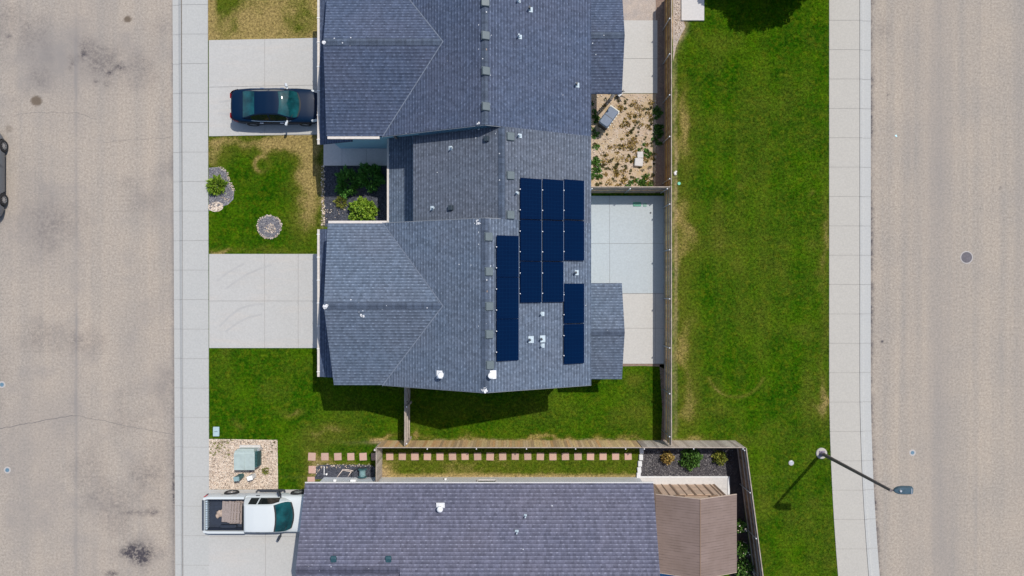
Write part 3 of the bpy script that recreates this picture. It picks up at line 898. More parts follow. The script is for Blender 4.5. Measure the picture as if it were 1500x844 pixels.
def unit_roof(name, y0, y1, yc, rake, rx, mat):
    mb = MB(); rz = EZ + PT * (EX - rx); ce = rx - (rz - CRZ) / PT; wx = rx - (rz - EZ) / PT
    slope(mb, [(wx, y0, EZ), (rx, y0, rz), (rx, y1, rz), (wx, y1, EZ)], (rx, y0, rz), (0, 1, 0))
    slope(mb, [(rx, y0, rz), (EX, y0, EZ), (EX, y1, EZ), (rx, y1, rz)], (rx, y0, rz), (0, 1, 0))
    xs, xp, xn = rake
    slope(mb, [(xs, y0, EZ), (wx, y0, EZ), (ce, yc, CRZ), (xp, yc, CRZ)], (xp, yc, CRZ), (1, 0, 0))
    slope(mb, [(xp, yc, CRZ), (ce, yc, CRZ), (wx, y1, EZ), (xn, y1, EZ)], (xp, yc, CRZ), (1, 0, 0))
    o = mb.build(name, mat, TW)
    c = MB(); cw = 1 / math.hypot(1, PT)
    ridge_cap(c, (rx, y0, rz), (rx, y1, rz), Vector((-cw, 0, -PT * cw)), Vector((cw, 0, -PT * cw))); c.build('ridge_cap', M['cap_s'], o); c = MB()
    for ye, s in ((y0, -1), (y1, 1)):
        for xa, za in ((wx, EZ), (EX, EZ)):
            e = MB(); p = Vector((xa, ye + s * .016, za - .05)); q = Vector((rx, ye + s * .016, rz - .05)); e.tube(p, q, .022, None, 4); e.build('rake_edge', M['rake'], o)
    cp = (CRZ - EZ) / (y1 - yc); k = 1 / math.hypot(1, cp)
    ridge_cap(c, (xp, yc, CRZ), (ce - .05, yc, CRZ), Vector((0, k, -cp * k)), Vector((0, -k, -cp * k)))
    c.build('ridge_cap', M['cap_s'], o)
    for ye in (y0, y1):     # open metal-free valleys, worn pale
        c = MB(); a = Vector((wx, ye, EZ)); e = Vector((ce, yc, CRZ)); s = 1 if ye > yc else -1
        for (nrm, off) in ((Vector((-PT, 0, 1)), Vector((1, 0, PT))), (Vector((0, s * cp, 1)), Vector((-.0, s, -cp)))):
            off = off.normalized() * .07; u = nrm.normalized() * .008
            c.poly([a + u, e + u, e + u + off, a + u + off])
        c.build('valley', M['valley'], o)
    return o


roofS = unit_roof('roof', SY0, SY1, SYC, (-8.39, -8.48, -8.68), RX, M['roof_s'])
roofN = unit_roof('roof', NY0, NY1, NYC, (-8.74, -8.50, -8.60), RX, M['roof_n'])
mb = MB()
slope(mb, [(MWX, SY1, EZ), (MRX, SY1, MRZ), (MRX, NY0, MRZ), (MWX, NY0, EZ)], (MRX, SY1, MRZ), (0, 1, 0))
slope(mb, [(MRX, SY1, MRZ), (EX, SY1, EZ), (EX, NY0, EZ), (MRX, NY0, MRZ)], (MRX, SY1, MRZ), (0, 1, 0))
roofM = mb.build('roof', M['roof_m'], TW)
c = MB(); cw = 1 / math.hypot(1, PT)
ridge_cap(c, (MRX, SY1 + .02, MRZ), (MRX, NY0 - .02, MRZ), Vector((-cw, 0, -PT * cw)), Vector((cw, 0, -PT * cw)))
c.build('ridge_cap', M['cap_s'], roofM)

# walls
for (y0, y1, yc, ry0, ry1) in ((-4.2, 2.75, SYC, SY0, SY1), (7.56, 14.75, NYC, NY0, NY1)):
    mb = MB(); d = .2
    prism_y(mb, [(-5.75, 0), (3.4, 0), (3.4, EZ + PT * .33 - d), (RX, RZ - d), (-5.75, EZ + PT * .35 - d)], y0, y1)
    cp = (CRZ - EZ) / (ry1 - yc)
    prism_x(mb, [(y0 + .003, 0), (y1 - .003, 0), (y1 - .003, CRZ - d - cp * (y1 - yc)), (yc, CRZ - d), (y0 + .003, CRZ - d - cp * (yc - y0))], -7.85, -5.0)
    mb.box(-9.3, -7.853, y0 + .006, y1 - .006, 0, 2.62)
    mb.build('wall', M['wall_blue'], TW)
    garage_door(TW, -9.32, yc, 4.9, 2.2)
    window(TW, -7.87, yc - 1.6, 3.75, 4.7, 1.3, 'W'); window(TW, -7.87, yc + 1.6, 3.75, 4.7, 1.3, 'W')
    for yy in (y0 + 1.3, y1 - 1.5): window(TW, 3.41, yy, 3.3, 4.5, 1.3, 'E')
    window(TW, 3.41, y0 + 2.2, .1, 2.1, 1.8, 'E')
    # pent roof over the garage door
    r = MB(); ya, yb = ry0 + .11, ry1 - .10
    if yc > 5: ya, yb = 7.22, 15.05
    slope(r, [(-9.67, ya, 2.78), (-7.86, ya, 3.56), (-7.86, yb, 3.56), (-9.67, yb, 2.78)], (-7.86, ya + 20, 3.56), (0, 1, 0), .13)
    po = r.build('pent_roof', M['roof_n'], TW)
    q = MB(); q.box(-9.79, -9.672, ya, yb, 2.66, 2.79); q.build('gutter', M['gutter'], po)
    for i in range(7):
        t = ya + .25 + (yb - ya - .5) * i / 6; b = MB(); b.obox((-9.73, t, 2.80), (.15, .035, .03)); b.build('gutter_strap', M['white'], po)
mb = MB(); d = .2
prism_y(mb, [(-4.4, 0), (3.397, 0), (3.397, EZ + PT * .33 - d), (MRX, MRZ - d), (-4.4, EZ + PT * .26 - d)], 2.753, 7.557)
mb.box(-5.9, -4.403, 2.755, 7.555, 0, 2.55)
mb.build('wall', M['wall_blue'], TW)
window(TW, -5.91, 3.7, .9, 2.0, 1.0, 'W')
dm = MB(); dm.box(-5.96, -5.89, 6.35, 7.25, .05, 2.1); do = dm.build('door', plain('front door', (.10, .05, .04), .5), TW)
h = MB(); h.tube((-5.99, 6.45, 1.0), (-5.99, 6.45, 1.12), .02); h.build('handle', M['steel'], do)
r = MB(); slope(r, [(-6.2, 2.765, 2.70), (-4.41, 2.765, 3.5), (-4.41, 7.545, 3.5), (-6.2, 7.545, 2.70)], (-4.41, -20, 3.5), (0, 1, 0), .13)
po = r.build('porch_roof', M['roof_s'], TW)
q = MB(); q.box(-6.3, -6.202, 2.78, 7.53, 2.59, 2.71); q.build('gutter', M['gutter'], po)
b = MB(); b.obox((-6.25, 2.95, 1.3), (.07, .1, 2.6)); b.build('downspout', M['gutter'], TW)
# eave gutters of the two cross gables
q = MB(); q.box(-8.66, -5.9, SY1 + .002, SY1 + .12, 4.86, 4.985); q.build('gutter', M['gutter'], roofS)
q = MB(); q.box(-8.70, -6.25, NY0 - .12, NY0 - .002, 4.86, 4.985); q.build('gutter', M['gutter'], roofN)
b = MB(); b.box(-8.80, -8.71, 3.0, 3.09, .05, 3.2); b.box(-8.80, -8.71, 2.76, 3.09, 3.2, 3.3)
b.build('downspout', M['trim'], TW)
b = MB(); b.box(-5.82, -5.72, 7.44, 7.53, 3.0, 4.86); b.build('downspout', M['gutter_br'], TW)

# patio covers
for (yc, ya, yb) in ((-2.2, -4.62, .25), (12.5, 9.86, 15.14)):
    r = MB(); z0, z1 = 2.5, 3.4
    slope(r, [(3.402, ya, z0), (5.57, ya, z0), (5.57, yc, z1), (3.402, yc, z1)], (3.4, yc, z1), (1, 0, 0), .13)
    slope(r, [(3.402, yc, z1), (5.57, yc, z1), (5.57, yb, z0), (3.402, yb, z0)], (3.4, yc, z1), (1, 0, 0), .13)
    o = r.build('patio_roof', M['roof_s'] if yc < 0 else M['roof_n'], TW)
    c = MB(); cp = (z1 - z0) / (yb - yc); k = 1 / math.hypot(1, cp)
    ridge_cap(c, (3.45, yc, z1), (5.57, yc, z1), Vector((0, k, -cp * k)), Vector((0, -k, -cp * k))); c.build('ridge_cap', M['cap_s'], o)
    b = MB(); b.poly([(5.40, ya + .3, z0 - .1), (5.40, yb - .3, z0 - .1), (5.40, yc, z1 - .16)]); b.poly([(5.32, ya + .3, z0 - .1), (5.32, yc, z1 - .16), (5.32, yb - .3, z0 - .1)])
    b.box(5.32, 5.40, ya + .3, yb - .3, z0 - .3, z0 - .1); b.build('gable_beam', M['wall_blue'], o)
    for yy in (ya + .4, yb - .4):
        b = MB(); b.box(5.29, 5.43, yy - .07, yy + .07, 0, z0 - .3); b.build('post', M['trim'], o)


def roofz(X, Y):
    if Y < SY1 or Y > NY0:
        yc, hw = (SYC, SY1 - SYC) if Y < SY1 else (NYC, NY1 - NYC)
        z = RZ - PT * abs(X - RX)
        if X < CEND: z = max(z, CRZ - (CRZ - EZ) / hw * abs(Y - yc))
        return z
    return MRZ - PT * abs(X - MRX)


def on_roof(px, py, lift=0.0, fz=roofz):
    z = 5.5
    for _ in range(20):
        p = P(px, py, z + lift); z = fz(p.x, p.y)
    return Vector((p.x, p.y, z + lift))


def tiltm(p):
    e = .05
    dx = (roofz(p.x + e, p.y) - roofz(p.x - e, p.y)) / (2 * e); dy = (roofz(p.x, p.y + e) - roofz(p.x, p.y - e)) / (2 * e)
    n = Vector((-dx, -dy, 1)).normalized(); x = Vector((1, 0, dx)).normalized(); y = n.cross(x)
    return Matrix((x, y, n)).transposed()


def roof_of(p):
    return roofS if p.y < SY1 else (roofN if p.y > NY0 else roofM)


def box_vent(px, py, s=.36, mat='vent', hh=.10):
    p = on_roof(px, py, hh / 2); R = tiltm(p); mb = MB()
    mb.obox(p + R @ Vector((0, 0, .0)), (s, s, hh), mat=R, bev=.025)
    mb.obox(p + R @ Vector((0, 0, -hh / 2 + .012)), (s * 1.05, s * 1.05, .012), mat=R)
    mb.build('roof_vent', M[mat], roof_of(p))


for x, y in ((716, 347), (716.5, 398), (717, 449), (717, 490), (718, 535), (748, 200), (748, 257), (748, 315), (711, 3), (711.5, 52), (712, 104), (712, 156)): box_vent(x, y)
for x, y in ((712.5, 203.5), (660, 304.5)): box_vent(x, y, .23, 'vent_dark', .16)


def pipe_vent(px, py, kind='lead', s=.2, side=1):
    p = on_roof(px, py, 0); R = tiltm(p); mb = MB()
    mb.obox(p + R @ Vector((.06 * side, 0, .012)), (s, s * 1.15, .014), mat=R)
    mb.lathe(p + Vector((0, 0, .0)), [(.085, 0), (.06, .09), (.05, .10)], 12)
    o = mb.build('vent_flashing', M['lead'], roof_of(p))
    b = MB(); b.tube(p + Vector((0, 0, .02)), p + Vector((0, 0, .32)), .05 if kind == 'pipe' else .035, None, 12)
    b.build('vent_pipe', M['pipe' if kind == 'pipe' else 'lead'], roof_of(p))


for x, y, k, s in ((776, 497.5, 'pipe', .27), (793, 496.5, 'pipe', .27), (793, 460, 'lead', .17), (793.5, 506.5, 'lead', .16), (843, 399.5, 'pipe', .2), (775.5, 14, 'pipe', .2),
                   (760, 54, 'lead', .17), (844, 124.5, 'pipe', .2), (760, 199, 'lead', .16), (757, 283, 'lead', .10), (759, 2, 'lead', .1)): pipe_vent(x, y, k, s)
for x, y in ((661.5, 217), (634.5, 305)): pipe_vent(x, y, 'lead', .17, -1)


def flue(px, py, parent, p=None, R=None, side=1):
    if p is None: p = on_roof(px, py, 0); R = tiltm(p)
    mb = MB(); mb.obox(p + R @ Vector((.09 * side, 0, .015)), (.29, .37, .018), mat=R)
    mb.lathe(p, [(.145, -.02), (.10, .09), (.085, .11), (.085, .30)], 18)
    o = mb.build('flue_pipe', M['white'], parent, True, angle=35)
    c = MB(); c.lathe(p + Vector((0, 0, .30)), [(.12, .0), (.135, .03), (.135, .09), (.115, .13), (.03, .16)], 20)
    c.build('flue_cap', M['white'], parent, True, angle=40)


flue(646.5, 549, roofS, side=-1); flue(719.5, 549, roofS)
# stray dark stain / nail spots
for x, y in ((712.5, 72.5), (713.5, 427)):
    p = on_roof(x, y, .012); R = tiltm(p); b = MB(); b.obox(p, (.05, .09, .02), mat=R, bev=.008); b.build('roof_patch', M['gutter_br'], roof_of(p))
# small boxes at the meeting of the two roofs
b = MB(); p = P(566, 193, 4.2); b.obox((-5.86, 7.50, 4.45), (.14, .1, .2)); b.build('wall_lamp', M['iron'], TW)

# bird lime splashes at the gable peaks
k = N('bird lime'); M['lime'] = k.done((.72, .72, .73), .8)
for (x, y, n, sp) in ((476, 449, 26, 3.0), (709.5, 572, 22, 4.0), (474.5, 62, 12, 2.0), (699, 325, 10, 4.0), (700, 182.5, 9, 3.0), (530, 463, 7, 2.0)):
    b = MB()
    for i in range(n):
        p = on_roof(x + rnd.gauss(0, sp * .6), y + rnd.gauss(0, sp * .4), .012)
        if p.z < EZ: continue
        R = tiltm(p); s = rnd.uniform(.02, .075); pts = [p + R @ Vector((s * math.cos(t) * rnd.uniform(.5, 1.2), s * math.sin(t) * rnd.uniform(.5, 1.2), 0)) for t in (0, 1.05, 2.1, 3.14, 4.2, 5.2)]
        b.poly(pts)
    tag(b.build('bird_lime', M['lime'], roof_of(on_roof(x, y))), kind='stuff')

# ------------------------------------------------------------------ solar panels
k = N('solar cells')
tc = k.obj(); sp = k.n('ShaderNodeSeparateXYZ', i={0: tc})
lx = k.math('LESS_THAN', k.math('FRACT', k.math('ADD', k.math('DIVIDE', sp.outputs[0], .167), .5)), .035)
ly = k.math('LESS_THAN', k.math('FRACT', k.math('ADD', k.math('DIVIDE', sp.outputs[1], .167), .5)), .035)
bb = k.math('LESS_THAN', k.math('FRACT', k.math('DIVIDE', sp.outputs[0], .0557)), .05)
ln = k.math('MAXIMUM', lx, ly)
col = k.mix(k.noise(tc, 1.2, 3), (.0003, .0075, .034), (.0003, .0100, .042))
col = k.mix(k.math('MULTIPLY', bb, .16), col, (.002, .022, .075))
col = k.mix(k.math('MULTIPLY', ln, .8), col, (.002, .024, .075))
M['pv'] = k.done(col, .45, spec=.03)
M['pv_frame'] = plain('dark navy frame', (.0005, .011, .05), .5, .1, spec=.03)
M['strip'] = plain('aluminium strip', (.16, .21, .30), .5, .1)
M['clamp_blue'] = plain('blue grey clamp', (.30, .37, .45), .5, .1)
PW, PL = 1.07, 1.825


def make_panel():
    o = local_thing('solar_panel', 'black solar panel', 'solar panel', 'solar panels on the roof')
    b = MB(); b.box(-PW / 2 + .012, PW / 2 - .012, -PL / 2 + .012, PL / 2 - .012, .012, .032); b.build('panel_glass', M['pv'], o)
    f = MB(); w = .012
    f.box(-PW / 2, -PW / 2 + w, -PL / 2, PL / 2, 0, .036); f.box(PW / 2 - w, PW / 2, -PL / 2, PL / 2, 0, .036)
    f.box(-PW / 2 + w, PW / 2 - w, -PL / 2, -PL / 2 + w, 0, .036); f.box(-PW / 2 + w, PW / 2 - w, PL / 2 - w, PL / 2, 0, .036); f.build('frame', M['pv_frame'], o)
    e = MB(); e.box(PW / 2 + .001, PW / 2 + .020, -PL / 2 + .02, PL / 2 - .02, .005, .030); e.build('edge_strip', M['strip'], o)
    for yy in (-.52, .40):
        r = MB(); r.box(-PW / 2 - .03, PW / 2 + .025, yy - .02, yy + .02, -.05, -.004); r.build('rail', M['steel'], o)
        c = MB(); c.obox((-PW / 2 - .022, yy, .02), (.035, .04, .05)); c.build('clamp', M['white'], o)
        c = MB(); c.obox((PW / 2 + .02, yy + .03, .02), (.026, .03, .045)); c.build('clamp', M['clamp_blue'], o)
    for yy in (-.52, .40):
        for xx in (-.4, .4):
            c = MB(); c.obox((xx, yy, -.085), (.05, .07, .07)); c.build('foot', M['pv_frame'], o)
    return o


proto = make_panel(); first = True
where = {'A': 'column nearest the ridge', 'B': 'second column down from the ridge', 'C': 'third column down from the ridge', 'D': 'pair nearest the eave beside the pale patio', 'E': 'pair nearest the eave beside the patio roof'}
for key, cx, cy, n, st in (('A', 743.6, 436.7, 3, 61.2), ('B', 777.6, 352.3, 3, 60.9), ('C', 810, 352.8, 3, 60.3), ('D', 840.8, 322.6, 2, 59.8), ('E', 840.8, 474, 2, 59.4)):
    for i in range(n):
        o = proto if first else copy_tree(proto); first = False
        p = on_roof(cx, cy + (i - (n - 1) / 2) * st, .12); R = tiltm(p)
        o.matrix_world = Matrix.Translation(p) @ R.to_4x4()
        nm = ('northern', 'middle', 'southern')[i] if n == 3 else ('northern', 'southern')[i]
        o['label'] = 'black solar panel, %s one of the %s' % (nm, where[key])

# ------------------------------------------------------------------ neighbour
NB = thing('house', 'single storey house with purple grey shingle roof along the bottom edge', 'house', (-2, -16, 0))
NEZ, NP = 2.7, .41
mb = MB(); rz = NEZ + NP * (16.6 - 9.84)
X0, XM, X1 = -10.43, -5.4, 7.12
slope(mb, [(XM, -16.6, rz), (X1, -16.6, rz), (X1, -9.84, NEZ), (XM, -9.84, NEZ)], (XM, -16.6, rz), (1, 0, 0))
slope(mb, [(XM, -23.36, NEZ), (X1, -23.36, NEZ), (X1, -16.6, rz), (XM, -16.6, rz)], (XM, -16.6, rz), (1, 0, 0))
wz = NEZ + NP * (13.6 - 9.84)
slope(mb, [(X0, -13.6, wz), (XM, -13.6, wz), (XM, -9.84, NEZ), (X0, -9.84, NEZ)], (X0 - 2, -16.6, rz), (1, 0, 0))
slope(mb, [(X0, -17.36, NEZ), (XM, -17.36, NEZ), (XM, -13.6, wz), (X0, -13.6, wz)], (X0, -13.6, wz), (1, 0, 0))
nroof = mb.build('roof', M['roof_b'], NB)
c = MB(); kk = 1 / math.hypot(1, NP)
ridge_cap(c, (X0, -13.6, wz), (XM, -13.6, wz), Vector((0, kk, -NP * kk)), Vector((0, -kk, -NP * kk))); c.build('ridge_cap', M['cap_b'], nroof); c = MB()
ridge_cap(c, (XM, -16.6, rz), (X1, -16.6, rz), Vector((0, kk, -NP * kk)), Vector((0, -kk, -NP * kk)))
c.build('ridge_cap', M['cap_b'], nroof)
w = MB(); d = .2
prism_x(w, [(-22.95, 0), (-10.26, 0), (-10.26, NEZ + NP * .42 - d), (-16.6, rz - d), (-22.95, NEZ + NP * .42 - d)], XM + .2, 6.9)
prism_x(w, [(-16.95, 0), (-10.263, 0), (-10.263, NEZ + NP * .42 - d), (-13.6, wz - d), (-16.95, NEZ + NP * .42 - d)], -10.19, XM + .3)
w.build('wall', M['wall_grey'], NB)
window(NB, P(714, 699).x, -10.25, .72, 1.9, .92, 'N')
garage_door(NB, -10.21, -13.7, 4.9, 2.2)
b = MB(); b.box(-10.44, 7.13, -9.835, -9.80, 2.56, 2.69); b.build('fascia', M['trim'], nroof)
for (nm, x, y, z, s) in (('wall_lamp', 654, -10.2, .55, (.12, .1, .2)), ('meter_box', 524, -10.16, 1.0, (.3, .16, .34)), ('socket_box', 497, -10.18, .9, (.16, .12, .2))):
    b = MB(); b.obox((P(x, 699).x, y, z), s, bev=.02); b.build(nm, M['white'], NB)
nz = lambda X, Y: (NEZ + NP * (-9.84 - Y)) if (X > XM or Y > -13.6) else wz - NP * (-13.6 - Y)
p = on_roof(645.5, 743, 0, nz); R = Matrix.Rotation(math.atan(NP), 3, 'X')
mb = MB(); mb.obox(p + R @ Vector((0, .11, .015)), (.42, .34, .018), mat=R); mb.lathe(p, [(.15, -.02), (.10, .1), (.10, .3)], 16); mb.build('flue_pipe', M['white'], nroof, True, angle=35)
c = MB(); c.lathe(p + Vector((0, 0, .28)), [(.13, 0), (.15, .03), (.15, .12), (.12, .16), (.03, .2)], 18); c.build('flue_cap', M['white'], nroof, True, angle=40)
for x, y in ((488.5, 819.5), (569, 819.5)):
    p = on_roof(x, y, .07, nz); b = MB(); b.obox(p, (.28, .3, .14), mat=R, bev=.03); b.build('roof_vent', M['vent_dk2'], nroof)
for x, y, s in ((757, 779, .19), (769.5, 755.5, .15)):
    p = on_roof(x, y, .0, nz); b = MB(); b.obox(p + R @ Vector((0, .03, .01)), (s, s, .012), mat=R); b.lathe(p, [(.06, 0), (.035, .1), (.035, .28)], 10); b.build('vent_pipe', M['lead'], nroof)

# ------------------------------------------------------------------ tan shed
k = N('tan shed roof'); uv = k.n('ShaderNodeUVMap', uv_map='UVMap').outputs[0]; sx = k.n('ShaderNodeSeparateXYZ', i={0: uv})
fr = k.math('FRACT', k.math('DIVIDE', sx.outputs[0], .135)); line = k.ramp(fr, [(0, 1), (.16, 0), (.84, 0), (1, 1)])
brk = k.ramp(k.noise(k.n('ShaderNodeMapping', i={'Vector': uv, 'Scale': (7, 1.3, 1)}).outputs[0], 1, 3), [(.4, .1), (.62, 1)])
col = k.mix(k.ramp(k.noise(k.pos(), 1.1, 4), [(.35, 0), (.7, 1)]), (.195, .142, .120), (.232, .172, .150))
col = k.mix(k.math('MULTIPLY', k.math('MULTIPLY', line, brk), .95), col, (.095, .068, .060))
fr2 = k.math('FRACT', k.math('DIVIDE', sx.outputs[1], .45)); l2 = k.ramp(fr2, [(0, .35), (.06, 0), (.94, 0), (1, .35)])
col = k.mix(k.math('MULTIPLY', l2, .35), col, (.27, .21, .19))
k.bump(k.math('SUBTRACT', 1.0, line), .35, .01); M['tan_roof'] = k.done(col, .7, spec=.25)
M['tan_wall'] = plain('tan shed panel', (.62, .44, .31), .6, .08, 3)
M['tan_dark'] = plain('brown shed trim', (.24, .155, .10), .6, .1, 3)
SH = thing('garden_shed', 'tan resin shed with ribbed gable roof between house and fence', 'shed', (9.45, -12.5, 0))
mb = MB(); ex0, ex1, rx, ez, sz = 7.36, 11.52, 9.42, 2.1, 2.95; ya, yb = -14.56, -10.58
slope(mb, [(ex0, ya, ez), (rx, ya, sz), (rx, yb, sz), (ex0, yb, ez)], (rx, ya, sz), (0, 1, 0), .05)
slope(mb, [(rx, ya, sz), (ex1, ya, ez), (ex1, yb, ez), (rx, yb, sz)], (rx, ya, sz), (0, 1, 0), .05)
sr = mb.build('roof', M['tan_roof'], SH)
b = MB(); pa = (sz - ez) / (ex1 - rx); q = 1 / math.hypot(1, pa)
for s, e in ((-1, ex0), (1, ex1)):
    pass
b.tube((rx, ya, sz + .0), (rx, yb, sz + .0), .022, None, 8); b.build('ridge_cap', M['tan_dark'], sr)
b = MB()
for yy in (ya - .012, yb + .012):
    for (xa, xb) in ((ex0, rx), (rx, ex1)):
        za, zb = (ez, sz) if xa == ex0 else (sz, ez)
        b.mesh([(xa, yy - .012, za - .06), (xb, yy - .012, zb - .06), (xb, yy + .012, zb - .06), (xa, yy + .012, za - .06), (xa, yy - .012, za + .012), (xb, yy - .012, zb + .012), (xb, yy + .012, zb + .012), (xa, yy + .012, za + .012)],
               [(3, 2, 1, 0), (4, 5, 6, 7), (0, 1, 5, 4), (1, 2, 6, 5), (2, 3, 7, 6), (3, 0, 4, 7)])
b.build('verge_trim', plain('pale shed trim', (.50, .39, .31), .6), sr)
w = MB(); wx0, wx1 = 7.62, 11.0
prism_y(w, [(wx0, .05), (wx1, .05), (wx1, 2.16), (rx, 2.86), (wx0, 2.12)], -14.4, -10.64); w.build('wall', M['tan_wall'], SH)
for i, xx in enumerate((7.7, 8.1, 8.55, 9.0, 9.45, 9.9, 10.35, 10.72, 10.93)):
    b = MB(); wd = .10 if i % 2 == 0 else .05; b.box(xx - wd / 2, xx + wd / 2, -10.645, -10.615, .06, 2.12); b.build('batten', M['tan_dark'], SH)
dd = MB(); dd.box(8.58, 10.3, -10.64, -10.605, .06, 1.98)
dd = MB()
for (xa, xb) in ((8.6, 9.42), (9.45, 10.28)):
    for (za, zb) in ((.12, .95), (1.0, 1.95)): dd.box(xa + .05, xb - .05, -10.642, -10.628, za, zb)
do = dd.build('door', M['tan_wall'], SH)
h = MB(); h.tube((9.36, -10.58, 1.0), (9.36, -10.58, 1.25), .018); h.build('handle', M['tan_dark'], do)
b = MB()
for s in (-1, 1):
    b.obox((rx + s * .85, -10.60, 2.28), (.5, .05, .10), mat=Matrix.Rotation(s * .42, 3, 'Y'))
b.box(rx - .7, rx + .7, -10.63, -10.60, 2.14, 2.20); b.build('gable_brace', M['tan_dark'], SH)
b = MB(); n = 10
for i in range(n):
    for j in range(4):
        pass
vs = []; fs = []
for i in range(13):
    for j in range(5):
        vs.append((8.0 + i * .26, -14.62 - j * .28, .42 + .06 * math.sin(i * 1.7) * math.cos(j * 2.1) - (.32 if j == 4 or i in (0, 12) else 0)))
for i in range(12):
    for j in range(4): a = i * 5 + j; fs.append((a, a + 1, a + 6, a + 5))
b.mesh(vs, fs); tag(b.build('tarp', plain('blue tarp', (.03, .20, .48), .5, .2, 4), None, True, loc=(9.5, -15.2, 0)), 'bright blue tarp peeking out below the tan shed roof', 'tarp')
# ================================================================== FENCES
def fence(label, p0, p1, h, picket, rail, side, posts, name='wood_fence', ends=(True, True), top_rail=True, cap='cap_white', post_mat=None, boards=True, stagger=0.0, group=None, strip_mat=None):
    """p0->p1 along the ground; side=+1: rails and posts on the left of the direction of travel"""
    p0 = Vector((*p0[:2], 0)); p1 = Vector((*p1[:2], 0)); L = (p1 - p0).length; d = (p1 - p0) / L; nrm = Vector((-d.y, d.x, 0)) * side
    o = thing(name, label, 'fence', tuple((p0 + p1) / 2), group)
    ang = math.atan2(d.y, d.x); mb = MB(); bw = .14; n = int(L / (bw + .006)); step = L / n
    for i in range(n):
        c = p0 + d * (step * (i + .5)); hh = h + rnd.uniform(-.012, .012)
        mb.obox((c.x, c.y, hh / 2 + .02), (step - rnd.uniform(.004, .012), .018, hh - .02), ang + rnd.uniform(-.006, .006))
    mb.build('pickets', picket, o)
    b = MB(); c = (p0 + p1) / 2; b.obox((c.x, c.y, h + .028), (L, .045, .022), ang); b.build('sunlit_top_strip', strip_mat or M['sunlit_top_strip'], o)  # added strip, coloured pale for sunlight on the picket ends; no real board
    for z in ((.28, .95, h - .17) if top_rail else (.28, h - .17)):
        b = MB(); c = (p0 + p1) / 2 + nrm * .035; b.obox((c.x, c.y, z), (L, .045, .085), ang); b.build('rail', rail, o)
    for t in posts:
        c = p0 + d * (L * t) + nrm * .085; b = MB()
        if post_mat is None:
            b.tube((c.x, c.y, 0), (c.x, c.y, h - .03), .03, None, 10); po = b.build('post', M['steel'], o)
        else:
            b.obox((c.x, c.y, h / 2), (.09, .09, h - .02), ang); po = b.build('post', post_mat, o)
        b = MB(); b.lathe((c.x, c.y, h - .04), [(.034, 0), (.036, .03), (.018, .055)], 10); b.build('post_cap', M[cap], po)
    return o


M['sunlit_top_strip'] = plain('painted sunlit fence top', (.36, .30, .25), .85, .3, 3)
FH = 1.66
FX = 8.27
fr = lambda a, b, ys: [min(.99, max(.01, (a - (422 - y) * (1 - FH / H) / K) / (a - b))) for y in ys]
fence('golden cedar fence along the bare dirt yard and green belt', (FX, 15.6), (FX, 5.36), FH, M['picket_gold'], M['rail_gold'], -1,
      fr(15.6, 5.36, (27, 79, 139, 200, 262)))
fence('grey weathered fence between pale patio and green belt lawn', (FX, 5.32), (FX, -8.18), FH, M['picket_brown'], M['rail_grey'], -1,
      fr(5.32, -8.18, (299, 366, 438, 510, 577, 640)))
fence('short wooden fence dividing the dirt yard from the pale patio', (3.6, 5.24), (8.2, 5.24), FH, M['picket_brown'], M['rail_grey'], -1, (.12, .55, .97))
fence('long brown sunlit fence above the row of pink stepping stones', (-7.02, -8.27), (6.72, -8.27), FH, M['picket_brown'], M['rail_grey'], -1,
      [(x + 7.02) / 13.74 for x in (-4.4, -1.85, .75, 3.3, 5.9)])
fence('grey fence with pale pickets above the black gravel bed', (6.76, -8.27), (12.1, -8.27), FH, M['picket_grey'], M['rail_grey'], -1, (.02, .5, .98))
fence('dark leaning line of fence running slantwise beside the tan shed', (12.14, -8.30), (13.75, -20.5), FH, M['picket_dark'], M['rail_grey'], -1,
      [.01, .19, .385, .56, .75, .95])
fence('short grey fence closing the side yard at the purple roofed house', (-7.04, -8.30), (-7.04, -10.2), FH, M['picket_grey'], M['rail_grey'], -1, (.06, .95), post_mat=M['rail_grey'])
# fence with the gate beside the house
g = fence('weathered fence with a gate between front lawn and back lawn', (-5.56, -4.22), (-5.56, -8.20), FH, M['picket_grey'], M['rail_grey'], 1, (.03, .22, .49, .97), post_mat=M['rail_grey'])
b = MB(); b.obox((-5.50, -5.45, .3), (.03, 1.0, .09)); b.obox((-5.50, -5.45, 1.45), (.03, 1.0, .09)); b.obox((-5.50, -5.45, .87), (.03, 1.5, .09), mat=Matrix.Rotation(.85, 3, 'X')); gt = b.build('gate', M['rail_grey'], g)
b = MB(); b.obox((-5.475, -5.0, 1.0), (.03, .12, .05)); b.obox((-5.475, -5.93, 1.45), (.03, .05, .12)); b.obox((-5.475, -5.93, .3), (.03, .05, .12)); b.build('hinge', M['pipe'], gt)

# ================================================================== VEHICLES
def interp(xs, tab, smooth=0):
    t = np.array(tab, float); y = np.interp(xs, t[:, 0], t[:, 1])
    for _ in range(smooth):
        z = y.copy(); z[1:-1] = .25 * y[:-2] + .5 * y[1:-1] + .25 * y[2:]; y = z
    return y


def car_paint(name, c, flake=.05, metal=.35, rough=.3):
    k = N(name); f = k.noise(k.obj(), 1.5, 3)
    return k.done(k.mix(f, tuple(x * (1 - flake) for x in c), tuple(x * (1 + flake) for x in c)), rough, metal, .12, .12)


